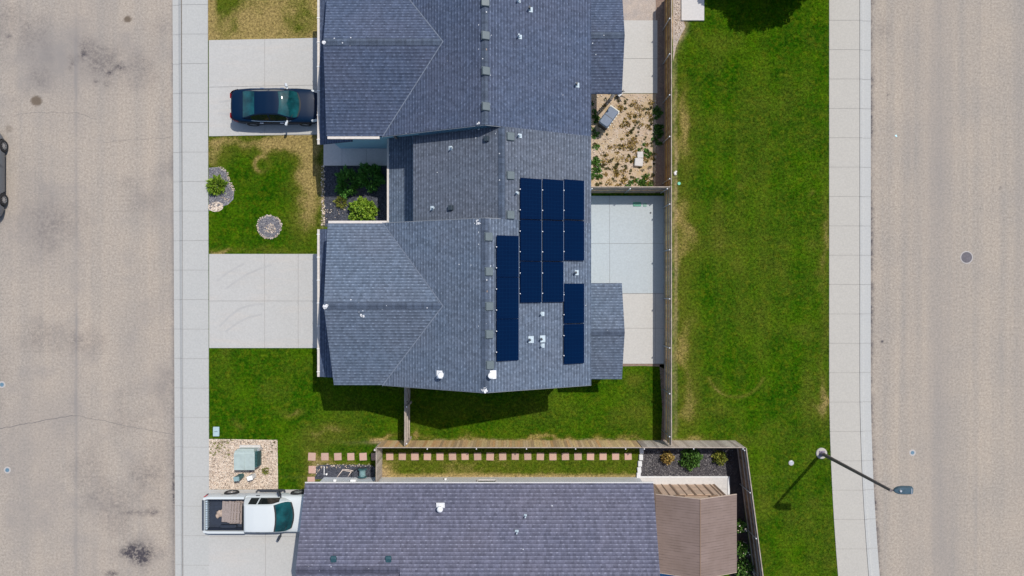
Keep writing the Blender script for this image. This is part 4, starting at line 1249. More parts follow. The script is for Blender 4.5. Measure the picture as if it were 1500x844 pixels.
M['glass_car'] = plain('tinted car glass', (.006, .062, .072), .05, .55, 1.6, spec=.6, c2=(.002, .018, .024))
M['glass_dark'] = plain('dark car glass', (.012, .014, .014), .06, .2, 2, spec=.6)
M['mirror_cap'] = plain('bright mirror cap', (.62, .66, .70), .3, .05)
M['red_lens'] = plain('red lamp lens', (.42, .012, .02), .15, .1, 9)
M['head_lens'] = plain('clear lamp lens', (.62, .66, .70), .12, .1, 9)
M['under'] = plain('dark underbody', (.012, .012, .014), .9)
M['tyre'] = plain('tyre rubber', (.02, .02, .022), .85, .15)
M['alloy'] = plain('alloy rim', (.52, .53, .55), .3, .1, 6, metal=.7)


def half_section(w, zb, zt, zs):
    pts = [(w * .93, zb), (w * .985, max(zb + .012, .36)), (w, max(zb + .024, .58)), (w * .985, max(zb + .036, zs - .07)),
           (w * .945, max(zb + .048, zs)), (w * .86, max(zb + .05, zs + (zt - zs) * .45)), (w * .62, max(zb + .05, zs + (zt - zs) * .82)), (w * .3, max(zb + .05, zt - .004)), (0, max(zb + .05, zt))]
    return pts


def loft(secs, flip=False):
    """secs: list of (x, [(y,z)...]) half sections from side to centre -> grid of full sections"""
    out = []
    for x, h in secs:
        full = [(x, -y, z) for y, z in h] + [(x, y, z) for y, z in reversed(h[:-1])]
        out.append(full)
    return out


def bow(G, X, x0, x1, amt):
    for i, row in enumerate(G):
        f = min(1, max(0, (X[i] - x0) / (x1 - x0))); f = f * f * (3 - 2 * f); wm = max(abs(p[1]) for p in row)
        for j, p in enumerate(row): row[j] = (p[0] + amt * f * (1 - (p[1] / wm) ** 2) - amt * .35 * f, p[1], p[2])
    return G


def grid_faces(mb, G, cond):
    n = len(G[0])
    for i in range(len(G) - 1):
        for j in range(n - 1):
            if cond(i, j): mb.poly([G[i][j], G[i + 1][j], G[i + 1][j + 1], G[i][j + 1]])


def weld(o):
    import bmesh
    bm = bmesh.new(); bm.from_mesh(o.data); bmesh.ops.remove_doubles(bm, verts=bm.verts, dist=.0008); bmesh.ops.recalc_face_normals(bm, faces=bm.faces); bm.to_mesh(o.data); bm.free()
    o.data.polygons.foreach_set('use_smooth', [True] * len(o.data.polygons)); o.data.set_sharp_from_angle(angle=math.radians(38)); o.data.update()
    return o


def wheel(root, x, y, r, w, rim_mat, spokes=9):
    s = 1 if y > 0 else -1
    b = MB(); b.lathe((x, y, r), [(r * .62, -w / 2), (r * .93, -w / 2), (r, -w / 2 + .03), (r, w / 2 - .03), (r * .93, w / 2), (r * .62, w / 2)], 30, 'Y', False)
    o = b.build('wheel', M['tyre'], root, True, angle=40)
    m = MB(); yo = y + s * (w / 2 - .012)
    m.lathe((x, yo - s * .02, r), [(r * .66, -.012), (r * .66, .012), (r * .56, .014), (r * .56, -.012)], 30, 'Y', False)
    m.lathe((x, yo - s * .02, r), [(r * .16, -.012), (r * .14, .018)], 14, 'Y')
    for k in range(spokes):
        t = 2 * math.pi * k / spokes; R = Matrix.Rotation(-t, 3, 'Y')
        m.obox(Vector((x, yo - s * .02, r)) + R @ Vector((r * .36, 0, 0)), (r * .48, .02, r * .12), mat=R)
    m.build('rim', rim_mat, o)
    d = MB(); d.lathe((x, yo - s * .06, r), [(r * .62, -.01), (r * .62, .01)], 24, 'Y'); d.build('brake_disc', M['pipe'], o)
    return o


def sedan(name, label, cat, paint, L=4.85, W=1.86, wb=(1.02, 3.82), zoff=0.0, glass='glass_car', group=None):
    o = local_thing(name, label, cat, group)
    S = L / 4.85; cx = L / 2
    xs = np.unique(np.concatenate([np.linspace(0, L, 74), np.linspace(0, .12, 6), np.linspace(L - .16, L, 7)]))
    zt = interp(xs / S, [(0, .72), (.05, .93), (.16, 1.01), (.5, 1.04), (.9, 1.03), (1.4, .98), (3.4, .99), (3.62, .985), (4.1, .90), (4.5, .80), (4.7, .71), (4.85, .56)], 1)
    w = interp(xs / S, [(0, .62), (.04, .72), (.15, .80), (.45, .875), (1.2, .925), (3.6, .925), (4.2, .90), (4.5, .83), (4.7, .70), (4.8, .55), (4.85, .42)], 1) * W / 1.86
    zb = np.full_like(xs, .21); r = .365
    zb = np.where(xs / S < .35, .21 + (.35 - xs / S) * .35, zb); zb = np.where(xs / S > 4.45, .21 + (xs / S - 4.45) * .22, zb)
    for xc in wb:
        dd = np.abs(xs - xc); arch = .30 + np.sqrt(np.clip((r + .02) ** 2 - dd ** 2, 0, None)); zb = np.where(dd < r + .015, np.maximum(zb, np.minimum(arch, .70)), zb)
    zs = np.minimum(zt - .05, interp(xs / S, [(0, .74), (.2, .90), (1, .93), (3.5, .88), (4.3, .78), (4.85, .5)], 1))
    G = loft([(x - cx, half_section(w[i], zb[i], zt[i], zs[i])) for i, x in enumerate(xs)])
    b = MB(); grid_faces(b, G, lambda i, j: True); b.poly(list(reversed(G[0]))); b.poly(G[-1])
    body = weld(b.build('body', paint, o))
    u = MB(); u.box(-cx + .25, cx - .3, -W / 2 + .22, W / 2 - .22, .2, .72); u.build('underbody', M['under'], o)
    for xc in wb:
        for s in (-1, 1): wheel(o, xc - cx, s * (W / 2 - .115), .325, .215, M['alloy'])
    # greenhouse
    gx = np.unique(np.concatenate([np.linspace(.66, 3.66, 46)])) * S
    zr = interp(gx / S, [(.66, 1.0), (.95, 1.17), (1.3, 1.36), (1.6, 1.435), (2.1, 1.47), (2.5, 1.455), (2.8, 1.40), (3.2, 1.21), (3.66, .965)], 2)
    zbl = interp(gx / S, [(.66, .985), (1.2, .95), (3.0, .93), (3.66, .93)])
    wbl = interp(gx / S, [(.66, .70), (.9, .77), (1.4, .83), (2.5, .85), (3.2, .82), (3.5, .76), (3.66, .66)], 2) * W / 1.86
    wr = interp(gx / S, [(.66, .60), (1.5, .60), (2.6, .60), (3.2, .64), (3.66, .62)], 2) * W / 1.86
    secs = []
    for i, x in enumerate(gx):
        h = max(zr[i] - zbl[i], .012); f = min(1.0, h / .50)
        wt = wbl[i] + (wr[i] - wbl[i]) * f
        pts = [(wbl[i], zbl[i] - .05)] + [(wbl[i] + (wt - wbl[i]) * t, zbl[i] + h * t * .93) for t in (.08, .5, .90)]
        pts += [(wt * .955, zbl[i] + h * .962), (wt * .80, zbl[i] + h * .985), (wt * .4, zbl[i] + h * .998), (0, zbl[i] + h)]
        secs.append((x - cx, pts))
    G = bow(loft(secs), gx / S, 2.2, 2.75, .17); n = len(G[0]); X = gx / S
    top = lambda j: 4 <= j < n - 5; side = lambda j: j in (1, 2) or j in (n - 3, n - 4)
    sel = {'cowl': lambda i, j: top(j) and X[i] >= 3.56, 'windshield': lambda i, j: top(j) and 2.66 <= X[i] < 3.56, 'rear_window': lambda i, j: top(j) and X[i] < 1.40 and X[i] >= .70,
           'side_window': lambda i, j: side(j) and 1.15 <= X[i] < 3.1 and not (2.10 <= X[i] < 2.18)}
    b = MB(); grid_faces(b, G, lambda i, j: not any(f(i, j) for f in sel.values())); weld(b.build('cabin', paint, o))
    b = MB(); grid_faces(b, G, sel['cowl']); weld(b.build('cowl', M['black'], o))
    for nm in ('windshield', 'rear_window'):
        b = MB(); grid_faces(b, G, sel[nm]); weld(b.build(nm, M[glass], o))
    for s in (0, 1):
        b = MB(); grid_faces(b, G, lambda i, j: sel['side_window'](i, j) and (j < n // 2) == (s == 0)); weld(b.build('side_window', M['glass_dark'], o))
    # belt trim, handles, lamps, mirrors
    for s in (-1, 1):
        b = MB(); pts = [(x - cx, s * (np.interp(x, gx, wbl) + .028), np.interp(x, gx, zbl) + .008) for x in np.linspace(1.15, 3.25, 12) * S]; b.path(pts, .014, 6); b.build('belt_trim', M['chrome'], o)
        for hx in (1.65, 2.72):
            b = MB(); y = s * (np.interp(hx * S, xs, w) + .0); b.obox((hx * S - cx, y, .80), (.20, .05, .035), bev=.008); b.build('door_handle', M['chrome'], o)
        b = MB(); mx = 3.02 * S - cx; my = s * (W / 2 + .09); R = Matrix.Rotation(s * .25, 3, 'Z'); b.obox((mx, my, 1.02), (.11, .20, .14), mat=R, bev=.03); b.obox((mx + .03, s * (W / 2 - .03), .97), (.07, .14, .05)); mo = b.build('mirror', M['mirror_cap'], o)
        b = MB(); b.obox(Vector((mx, my, 1.02)) + R @ Vector((-.062, 0, 0)), (.01, .16, .10), mat=R); b.build('mirror_glass', M['chrome'], mo)
        b = MB(); yl = .60 * W / 1.86
        pts = []
        for t in np.linspace(0, 1, 7):
            x = (4.30 + .46 * t) * S; ww = np.interp(x, xs, w); z = np.interp(x, xs, zs); pts.append((x - cx, s * ww * (.985), z + .012))
        for p, q in zip(pts[:-1], pts[1:]):
            b.mesh([p, q, (q[0] - .02, q[1] * .86, q[2] + .07), (p[0] - .02, p[1] * .90, p[2] + .065), (p[0], p[1] * .995, p[2] - .10), (q[0], q[1] * .995, q[2] - .10)], [(0, 1, 2, 3), (4, 5, 1, 0)])
        b.build('headlight', M['head_lens'], o, True)
        b = MB()
        for t in range(4):
            x0 = (.015 + .10 * t) * S; x1 = (.015 + .10 * (t + 1)) * S
            y0 = s * (np.interp(x0, xs, w) + .006); y1 = s * (np.interp(x1, xs, w) + .006)
            b.mesh([(x0 - cx - .006, y0, .70), (x1 - cx, y1, .72), (x1 - cx, y1 * .975, .92), (x0 - cx - .006, y0 * .965, .90)], [(0, 1, 2, 3)])
        b.obox((-cx - .004, s * .52, .80), (.02, .26, .17)); b.build('tail_light', M['red_lens'], o)
    b = MB(); b.obox((cx - .012, 0, .50), (.05, .75, .16), bev=.02); b.build('grille', M['pipe'], o)
    b = MB(); b.obox((-cx - .004, 0, .80), (.015, .34, .15)); b.build('number_plate', M['white'], o)
    for s in (-1, .1):
        b = MB(); b.tube((3.58 * S - cx, s * .1 + (.45 if s > 0 else -.1), 1.0), (3.30 * S - cx, s * .1 + (-.1 if s > 0 else -.62), 1.165), .010, None, 6); b.build('wiper', M['black'], o)
    return o


navy = car_paint('navy metallic paint', (.0006, .012, .038), metal=.0, rough=.45)
o = sedan('parked_sedan', 'dark navy sedan parked nose to the garage on the driveway', 'car', navy, glass='glass_car')
place(o, (-12.50, 9.68, .028), 0)
silver = car_paint('slate silver paint', (.20, .225, .26), metal=.6, rough=.32)
o = sedan('parked_sedan', 'silver grey sedan cut off by the left edge of the street', 'car', silver, L=4.72, W=1.84, wb=(.98, 3.88))
place(o, (-28.30, 6.15, -.116), math.radians(90))


def pickup():
    o = local_thing('pickup_truck', 'white pickup truck with an open bed parked at the bottom left driveway', 'pickup')
    L, W = 5.72, 1.96; cx = L / 2; paint = car_paint('white truck paint', (.57, .605, .615), .02, metal=.0, rough=.3)
    # front body and cab sill
    xs = np.unique(np.concatenate([np.linspace(2.22, L, 60), np.linspace(L - .12, L, 6)]))
    zt = interp(xs, [(2.22, 1.18), (4.3, 1.18), (4.6, 1.19), (5.2, 1.14), (5.55, 1.08), (5.66, 1.0), (5.72, .86)], 1)
    w = interp(xs, [(2.22, .97), (5.0, .97), (5.4, .94), (5.6, .88), (5.68, .80), (5.72, .70)], 1)
    zb = np.full_like(xs, .42)
    for xc in (1.22, 4.78):
        dd = np.abs(xs - xc); arch = .40 + np.sqrt(np.clip(.45 ** 2 - dd ** 2, 0, None)); zb = np.where(dd < .45, np.maximum(zb, arch), zb)
    zs = np.minimum(zt - .05, 1.06)
    G = loft([(x - cx, half_section(w[i], zb[i], zt[i], zs[i])) for i, x in enumerate(xs)])
    b = MB(); grid_faces(b, G, lambda i, j: True); b.poly(list(reversed(G[0]))); b.poly(G[-1]); weld(b.build('body', paint, o))
    # bed sides, inner walls, floor
    bx = np.linspace(.06, 2.20, 30)
    for s in (-1, 1):
        b = MB(); A = []
        for x in bx:
            d = abs(x - 1.22); z0 = .46
            if d < .45: z0 = max(z0, .40 + math.sqrt(.45 ** 2 - d * d))
            yy = .93 + .05 * min(1, (x - .06) / .25)
            A.append([(x - cx, s * yy * .98, z0), (x - cx, s * yy, max(z0 + .02, .75)), (x - cx, s * yy * .995, 1.18), (x - cx, s * yy * .975, 1.235), (x - cx, s * (yy - .13), 1.245), (x - cx, s * (yy - .145), 1.20), (x - cx, s * (yy - .15), .70)])
        grid_faces(b, A, lambda i, j: True); b.poly(A[0]); b.poly(A[-1]); weld(b.build('bed_side', paint, o))
        b = MB(); b.box(.12 - cx, 2.18 - cx, *sorted((s * .785, s * .80)), .70, 1.19); b.build('bed_liner', M['bedliner'], o)
        b = MB(); b.obox((1.22 - cx, s * .71, .82), (.9, .16, .22), bev=.05); b.build('wheel_tub', M['bedliner'], o)
        # running board
        b = MB(); pts = [(2.55 - cx, s * 1.0, .48), (2.62 - cx, s * 1.10, .40), (4.05 - cx, s * 1.10, .40), (4.12 - cx, s * 1.0, .48)]; b.path(pts, .035, 8)
        b.obox((3.33 - cx, s * 1.08, .405), (1.2, .11, .05), bev=.015); b.build('running_board', M['pipe'], o)
        for xc in (1.22, 4.78): wheel(o, xc - cx, s * (W / 2 - .10), .385, .25, M['alloy'], 7)
        b = MB(); R = Matrix.Rotation(s * .42, 3, 'Z'); c = Vector((4.06 - cx, s * 1.17, 1.30)); b.obox(c, (.11, .26, .20), mat=R, bev=.03); b.obox((4.14 - cx, s * 1.02, 1.25), (.06, .18, .05)); mo = b.build('mirror', M['pipe'], o)
        b = MB(); b.obox(c + R @ Vector((-.064, 0, 0)), (.012, .22, .16), mat=R); b.build('mirror_glass', M['chrome'], mo)
        b = MB(); b.obox((5.50 - cx, s * .74, .96), (.36, .26, .16), rot=-s * .35, bev=.03); b.build('headlight', M['head_lens'], o)
        b = MB(); b.obox((.085 - cx, s * .925, .95), (.10, .07, .34), bev=.01); b.build('tail_light', M['red_lens'], o)
        b = MB(); b.obox((2.85 - cx, s * .978, 1.0), (.2, .03, .045)); b.build('door_handle', M['pipe'], o)
    b = MB(); b.box(.1 - cx, 2.2 - cx, -.80, .80, .64, .70)
    for i in range(9): b.box(.12 - cx, 2.18 - cx, -.70 + i * .165, -.63 + i * .165, .70, .715)
    b.build('bed_floor', M['bedliner'], o)
    b = MB(); b.box(2.17 - cx, 2.22 - cx, -.80, .80, .70, 1.2); b.build('bed_front', M['bedliner'], o)
    b = MB(); b.obox((.075 - cx, 0, .93), (.07, 1.62, .58), bev=.02); tg = b.build('tailgate', paint, o)
    b = MB()
    for i in range(13): b.obox((.165 - cx, -.72 + i * .12, .97), (.10, .075, .46), mat=Matrix.Rotation(.22, 3, 'Y'), bev=.01)
    b.build('tailgate_rib', plain('pale blue ribbed liner', (.42, .50, .56), .5, .1), tg)
    b = MB(); b.obox((.045 - cx, 0, 1.225), (.10, 1.60, .025), bev=.008); b.build('tailgate_cap', M['bedliner'], tg)
    b = MB(); b.obox((.0 - cx, 0, .58), (.14, 1.86, .18), bev=.04); b.build('bumper', M['bedliner'], o)
    b = MB(); b.obox((L - cx + .01, 0, .58), (.14, 1.7, .22), bev=.05); b.build('bumper', M['chrome'], o)
    b = MB(); b.obox((L - cx - .01, 0, .88), (.06, 1.0, .22), bev=.02); b.build('grille', M['pipe'], o)
    u = MB(); u.box(.2 - cx, L - cx - .3, -.62, .62, .38, .66); u.build('chassis', M['under'], o)
    # cab
    gx = np.linspace(2.26, 4.72, 40)
    zr = interp(gx, [(2.26, 1.30), (2.33, 1.70), (2.45, 1.80), (2.9, 1.85), (3.6, 1.84), (3.85, 1.80), (4.3, 1.50), (4.72, 1.175)], 1)
    zbl = np.full_like(gx, 1.165)
    wbl = interp(gx, [(2.26, .90), (2.4, .925), (4.1, .925), (4.45, .86), (4.72, .72)], 2); wr = interp(gx, [(2.26, .69), (4.0, .70), (4.72, .70)])
    secs = []
    for i, x in enumerate(gx):
        h = max(zr[i] - 1.165, .01); f = min(1, h / .66); wt = wbl[i] + (wr[i] - wbl[i]) * f
        pts = [(wbl[i], 1.10)] + [(wbl[i] + (wt - wbl[i]) * t, 1.165 + h * t * .94) for t in (.06, .5, .86, .92)] + [(wt * .95, 1.165 + h * .972), (wt * .8, 1.165 + h * .99), (wt * .4, 1.165 + h * .998), (0, 1.165 + h)]
        secs.append((x - cx, pts))
    G = bow(loft(secs), gx, 3.4, 3.95, .16); n = len(G[0]); top = lambda j: 5 <= j < n - 6
    sel = {'cowl': lambda i, j: top(j) and (gx[i] >= 4.60 or 3.86 <= gx[i] < 3.90), 'windshield': lambda i, j: top(j) and 3.90 <= gx[i] < 4.60, 'side_window': lambda i, j: (j in (1, 2) or j in (n - 3, n - 4)) and (2.55 <= gx[i] < 2.98 or 3.06 <= gx[i] < 4.12)}
    b = MB(); grid_faces(b, G, lambda i, j: not any(f(i, j) for f in sel.values())); b.poly(list(reversed(G[0]))); weld(b.build('cabin', paint, o))
    b = MB(); grid_faces(b, G, sel['cowl']); weld(b.build('cowl', M['black'], o))
    b = MB(); grid_faces(b, G, sel['windshield']); weld(b.build('windshield', M['glass_car'], o))
    for s in (0, 1):
        b = MB(); grid_faces(b, G, lambda i, j: sel['side_window'](i, j) and (j < n // 2) == (s == 0)); weld(b.build('side_window', M['glass_dark'], o))
    b = MB(); b.obox((2.285 - cx, 0, 1.5), (.02, 1.2, .28), mat=Matrix.Rotation(-.15, 3, 'Y')); b.build('rear_window', M['glass_dark'], o)
    for y in (-.55, .08):
        b = MB(); b.tube((4.66 - cx, y + .45, 1.23), (4.42 - cx, y - .12, 1.42), .012, None, 6); b.build('wiper', M['black'], o)
    return o


M['bedliner'] = plain('dark bed liner', (.022, .032, .055), .7, .2, 6)
o = pickup(); TX, TY = -13.40, -11.93
place(o, (TX, TY, .028), 0)
# pallets lying in the bed, and a scrap of card
M['pallet'] = picket_mat('weathered pallet boards', [(.34, .28, .25), (.47, .40, .37), (.28, .23, .21), (.52, .46, .43)])
pb = Vector((TX - 2.86, TY, .028))


def pallet(label, x, y, z, rz, n=6, ln=1.1, wd=.92):
    t = thing('pallet', label, 'pallet', (pb.x + x, pb.y + y, pb.z + z), 'pallets in the truck bed'); R = Matrix.Rotation(rz, 3, 'Z'); c0 = Vector((pb.x + x, pb.y + y, pb.z + z))
    for i in range(n):
        b = MB(); b.obox(c0 + R @ Vector((-wd / 2 + wd * (i + .5) / n, 0, .115)), (wd / n * (.97 if i < 3 else .62), ln + rnd.uniform(-.03, .03), .02), mat=R @ Matrix.Rotation(rnd.uniform(-.02, .02), 3, 'Z')); b.build('board', M['pallet'], t)
    for yy in (-.45, 0, .45):
        b = MB(); b.obox(c0 + R @ Vector((0, yy * ln / 1.1, .055)), (wd, .09, .1), mat=R); b.build('runner', M['pallet'], t)


pallet('lower grey wooden pallet showing by the cab in the truck bed', 1.72, .06, .72, -.03, 5, 1.24, .86)
pallet('upper grey wooden pallet with close boards in the truck bed', 1.42, .10, .86, -.06, 6, 1.12, .95)
b = MB(); vs = []; fs = []
for i in range(7):
    for j in range(6): vs.append((pb.x + .55 + i * .085 + .02 * math.sin(j * 2), pb.y - .32 + j * .075 + i * .03 + .02 * math.cos(i * 3), pb.z + .76 + .05 * math.sin(i * 1.9 + j * 1.3) + .012 * j))
for i in range(6):
    for j in range(5): a = i * 6 + j; fs.append((a, a + 6, a + 7, a + 1))
b.mesh(vs, fs); ob = b.build('paper_bag', plain('brown paper', (.42, .33, .27), .85, .25, 9), None, True, loc=(pb.x + .8, pb.y - .15, pb.z + .74))
sm = ob.modifiers.new('thick', 'SOLIDIFY'); sm.thickness = .01
tag(ob, 'crumpled brown paper bag beside the pallets in the truck bed', 'bag')

# ================================================================== STREET LAMP
lb = P(1203, 664, 0); top = P(1300.5, 720.5, 7.0)
LP = thing('street_lamp', 'dark street lamp leaning over the east pavement from a round footing', 'street lamp', (lb.x, lb.y, 0))
b = MB(); b.lathe((lb.x, lb.y, 0), [(.30, -.1), (.30, .05), (.27, .08)], 28); b.build('footing', M['walk_e'], LP)
b = MB(); b.obox((lb.x, lb.y, .10), (.30, .30, .04)); b.lathe((lb.x, lb.y, .1), [(.13, 0), (.115, .18), (.10, .2)], 20); b.build('base_plate', plain('mauve grey base', (.22, .18, .24), .5), LP)
b = MB(); b.tube((lb.x, lb.y, .1), (lb.x, lb.y, 7.0), .098, .066, 18); b.build('pole', M['pole'], LP, True, angle=40)
b = MB(); b.path([(lb.x - .02, lb.y, 6.93), (lb.x + .12, lb.y + .01, 7.02), (lb.x + .25, lb.y + .02, 7.04)], .035, 10); b.build('arm', M['pole'], LP, True, angle=40)
hx = lb.x + .50; hy = lb.y + .02; hz = 7.04
b = MB(); prof = []
for x, w_, z0, z1 in ((-.40, .05, -.03, .04), (-.33, .11, -.05, .06), (-.2, .165, -.07, .085), (.0, .18, -.08, .095), (.3, .18, -.08, .085), (.40, .17, -.07, .07), (.43, .13, -.05, .05)):
    prof.append([(hx + x, hy - w_, hz + z0), (hx + x, hy - w_ * 1.02, hz + (z0 + z1) / 2), (hx + x, hy - w_ * .75, hz + z1), (hx + x, hy, hz + z1 * 1.08), (hx + x, hy + w_ * .75, hz + z1), (hx + x, hy + w_ * 1.02, hz + (z0 + z1) / 2), (hx + x, hy + w_, hz + z0)])
grid_faces(b, prof, lambda i, j: True)
for p in prof: pass
b.poly(prof[0]); b.poly(prof[-1])
for i in range(len(prof) - 1): b.poly([prof[i][0], prof[i][-1], prof[i + 1][-1], prof[i + 1][0]])
hd = weld(b.build('lamp_head', M['lamp_head'], LP))
b = MB(); b.obox((hx + .1, hy, hz - .085), (.46, .26, .02)); b.build('lens', M['lamp_glass'], hd)
b = MB(); b.lathe((hx - .16, hy, hz + .08), [(.055, 0), (.055, .05), (.045, .07)], 14); b.build('photocell', M['steel'], hd)
b = MB(); b.obox((hx + .34, hy - .02, hz + .09), (.03, .24, .02)); b.build('latch', M['steel'], hd)

# ================================================================== COVERS, BOXES, PAVERS
def cover(name, label, cat, px, py, r, z, mat, ring=None, group=None):
    p = P(px, py); o = thing(name, label, cat, (p.x, p.y, z), group)
    b = MB(); b.lathe((p.x, p.y, z - .05), [(r, 0), (r, .058), (r * .92, .062)], 28)
    if r > .25:
        for i in range(-3, 4):
            hw = math.sqrt(max(0, (r * .82) ** 2 - (i * r * .24) ** 2))
            R = Matrix.Rotation(.6, 3, 'Z'); b.obox(Vector((p.x, p.y, z + .014)) + R @ Vector((0, i * r * .24, 0)), (2 * hw, r * .09, .008), mat=R)
    b.build('lid', mat, o)
    if ring:
        b = MB(); b.lathe((p.x, p.y, z - .05), [(r * 1.02, 0), (r * 1.02, .056), (r * ring, .054), (r * ring, 0)], 30, 'Z', False); b.build('collar', M['iron_ring'], o)
    return o


cover('manhole_cover', 'round iron manhole cover set in the right hand road', 'manhole cover', 1418, 377, .29, -.118, M['iron'], 1.2)
cover('valve_cover', 'small blue valve cover with pale ring beside the street lamp head', 'valve cover', 1338.5, 664, .10, -.118, M['blue_iron'], 1.8, 'water valve covers in the roads')
cover('valve_cover', 'small blue valve cover at the left edge of the street, upper of two', 'valve cover', 0.5, 564, .11, -.118, M['blue_iron'], 1.7, 'water valve covers in the roads')
cover('valve_cover', 'small blue valve cover near the left edge of the street, lower of two', 'valve cover', 8.5, 689.5, .11, -.118, M['blue_iron'], 1.7, 'water valve covers in the roads')
cover('cleanout_cap', 'pale round cleanout cap in the green belt near the street lamp', 'cleanout cap', 1158.8, 678, .11, .03, M['steel'], 1.3)
cover('patio_drain', 'small dark round drain near the corner of the pale patio', 'drain', 952.8, 312, .05, .03, M['pipe'])
cover('sprinkler_box', 'green round valve lid in the grass beside the fence', 'valve box', 994.5, 269, .085, .04, plain('mint lid', (.10, .45, .30), .5), None)
b = MB(); p = P(1314, 198); b.obox((p.x, p.y, -.112), (.10, .08, .012), .4, bev=.004); b.obox((p.x + .04, p.y - .05, -.108), (.06, .05, .012), 1.1, bev=.004)
tag(b.build('litter', plain('cyan litter', (.45, .72, .78), .5), None, loc=(p.x, p.y, -.118)), 'scrap of pale cyan litter on the right hand road', 'litter')
def vbox(label, px, py, sx, sy, z, mat):
    p = P(px, py); o = thing('valve_box', label, 'valve box', (p.x, p.y, z)); b = MB(); b.obox((p.x, p.y, z), (sx, sy, .05), bev=.02); b.build('lid', mat, o)
    f = MB(); f.obox((p.x, p.y, z + .028), (sx * .5, .02, .012)); f.build('handle', M['pipe'], o)
vbox('green rectangular valve lid set in the corner of the pale patio', 933, 299.5, .44, .24, .035, M['green_lid'])
vbox('small pale green valve lid beside the larger lid on the patio', 944.5, 300.5, .19, .2, .033, plain('pale green lid', (.20, .36, .30), .6, .1))
vbox('pale blue grey utility box lid on the lawn by the left pavement', 317.3, 632, .34, .52, .06, plain('pale blue lid', (.36, .48, .50), .6, .06))
p = P(988.5, 254.5); b = MB(); b.obox((p.x, p.y, .05), (.14, .20, .12), .3, bev=.04); b.obox((p.x + .06, p.y + .1, .03), (.12, .1, .08), 1., bev=.03)
tag(b.build('rock', M['block'], None, loc=(p.x, p.y, 0)), 'white rock at the foot of the golden fence', 'rock')

ORD = ['first', 'second', 'third', 'fourth', 'fifth', 'sixth', 'seventh', 'eighth', 'ninth', 'tenth', 'eleventh', 'twelfth', 'thirteenth', 'fourteenth', 'fifteenth', 'sixteenth', 'seventeenth', 'eighteenth', 'nineteenth', 'last']
def paver(px, py, label):
    p = P(px, py); b = MB(); s = rnd.uniform(.385, .415); b.obox((p.x, p.y, .012), (s, s * rnd.uniform(.96, 1.06), .05), rnd.uniform(-.05, .05), bev=.015)
    tag(b.build('stepping_stone', M['pink'], None, loc=(p.x, p.y, 0)), label, 'stepping stone', 'pink stepping stones by the long fence')
for i, x in enumerate((457, 476, 495, 514, 532, 549)):
    paver(x, 669, 'pink stepping stone, %s from the left in the row on the front lawn' % ORD[i] if i < 5 else 'pink stepping stone half hidden in the shadow of the short grey fence')
paver(457.5, 688, 'pink stepping stone just below the row at its left end'); paver(456, 704, 'pink stepping stone nearest the purple roof and the truck')
for i in range(20):
    paver(571 + 18.37 * i, 668.6, 'pink stepping stone, %s from the left in the row inside the long fence' % ORD[i])
for i, (x, y) in enumerate(((939.5, 660), (938.5, 669.5), (937, 679), (936, 688), (935, 696))):
    p = P(x, y); b = MB(); b.obox((p.x, p.y, .06), (.22, .31, .16), rnd.uniform(-.05, .1), bev=.03)
    tag(b.build('edging_block', M['block'], None, loc=(p.x, p.y, 0)), 'white edging block, %s from the long fence beside the black gravel' % ORD[i], 'edging block', 'white blocks edging the black gravel')

# transformer
p = P(368.5, 667); T = thing('transformer_box', 'large pale green transformer cabinet on the cream gravel', 'transformer', (p.x, p.y, 0))
b = MB(); b.obox((p.x - .05, p.y + .02, .05), (1.12, 1.10, .12)); b.build('pad', M['white_conc'], T)
b = MB(); b.obox((p.x - .06, p.y - .04, .50), (1.04, .98, .80), bev=.03); b.build('cabinet', M['green_box'], T)
b = MB()
for i in range(11): b.obox((p.x + .52, p.y - .42 + i * .078, .48), (.16, .03, .66))
b.build('cooling_fins', M['green_dk'], T)
b = MB(); b.mesh([(p.x - .60, p.y - .57, .90), (p.x + .5, p.y - .57, .90), (p.x + .5, p.y + .30, .92), (p.x - .60, p.y + .30, .92), (p.x - .45, p.y + .52, .80), (p.x + .42, p.y + .52, .80)], [(0, 1, 2, 3), (3, 2, 5, 4)])
b.obox((p.x - .05, p.y - .12, .925), (.02, .86, .02)); b.build('lid', M['green_box'], T)
b = MB(); b.obox((p.x + .55, p.y + .40, .3), (.14, .12, .5), bev=.02); b.build('conduit', M['steel'], T)
def pedestal(name, label, px, py, w, h, rot, mat, top):
    p = P(px, py); o = thing(name, label, 'utility box', (p.x, p.y, 0)); b = MB(); b.obox((p.x, p.y, h / 2), (w * .8, w * .62, h), rot, bev=.04); b.build('cabinet', mat, o)
    b = MB(); b.obox((p.x, p.y, h + .012), (w * .84, w * .66, .05), rot, bev=.02); b.build('cap', top, o); return o
pedestal('utility_pedestal', 'dark teal utility pedestal below the transformer on cream gravel', 354, 696.5, .36, .72, .1, M['green_dk'], plain('grey teal cap', (.22, .33, .34), .5))
pedestal('utility_pedestal', 'white utility pedestal on cream gravel beside the truck', 371.5, 696.5, .36, .55, .25, M['block'], M['white'])
cover('cleanout_cap', 'dark round cap between the transformer and the two pedestals', 'cleanout cap', 368.3, 688, .11, .05, plain('mauve cap', (.13, .11, .14), .6))

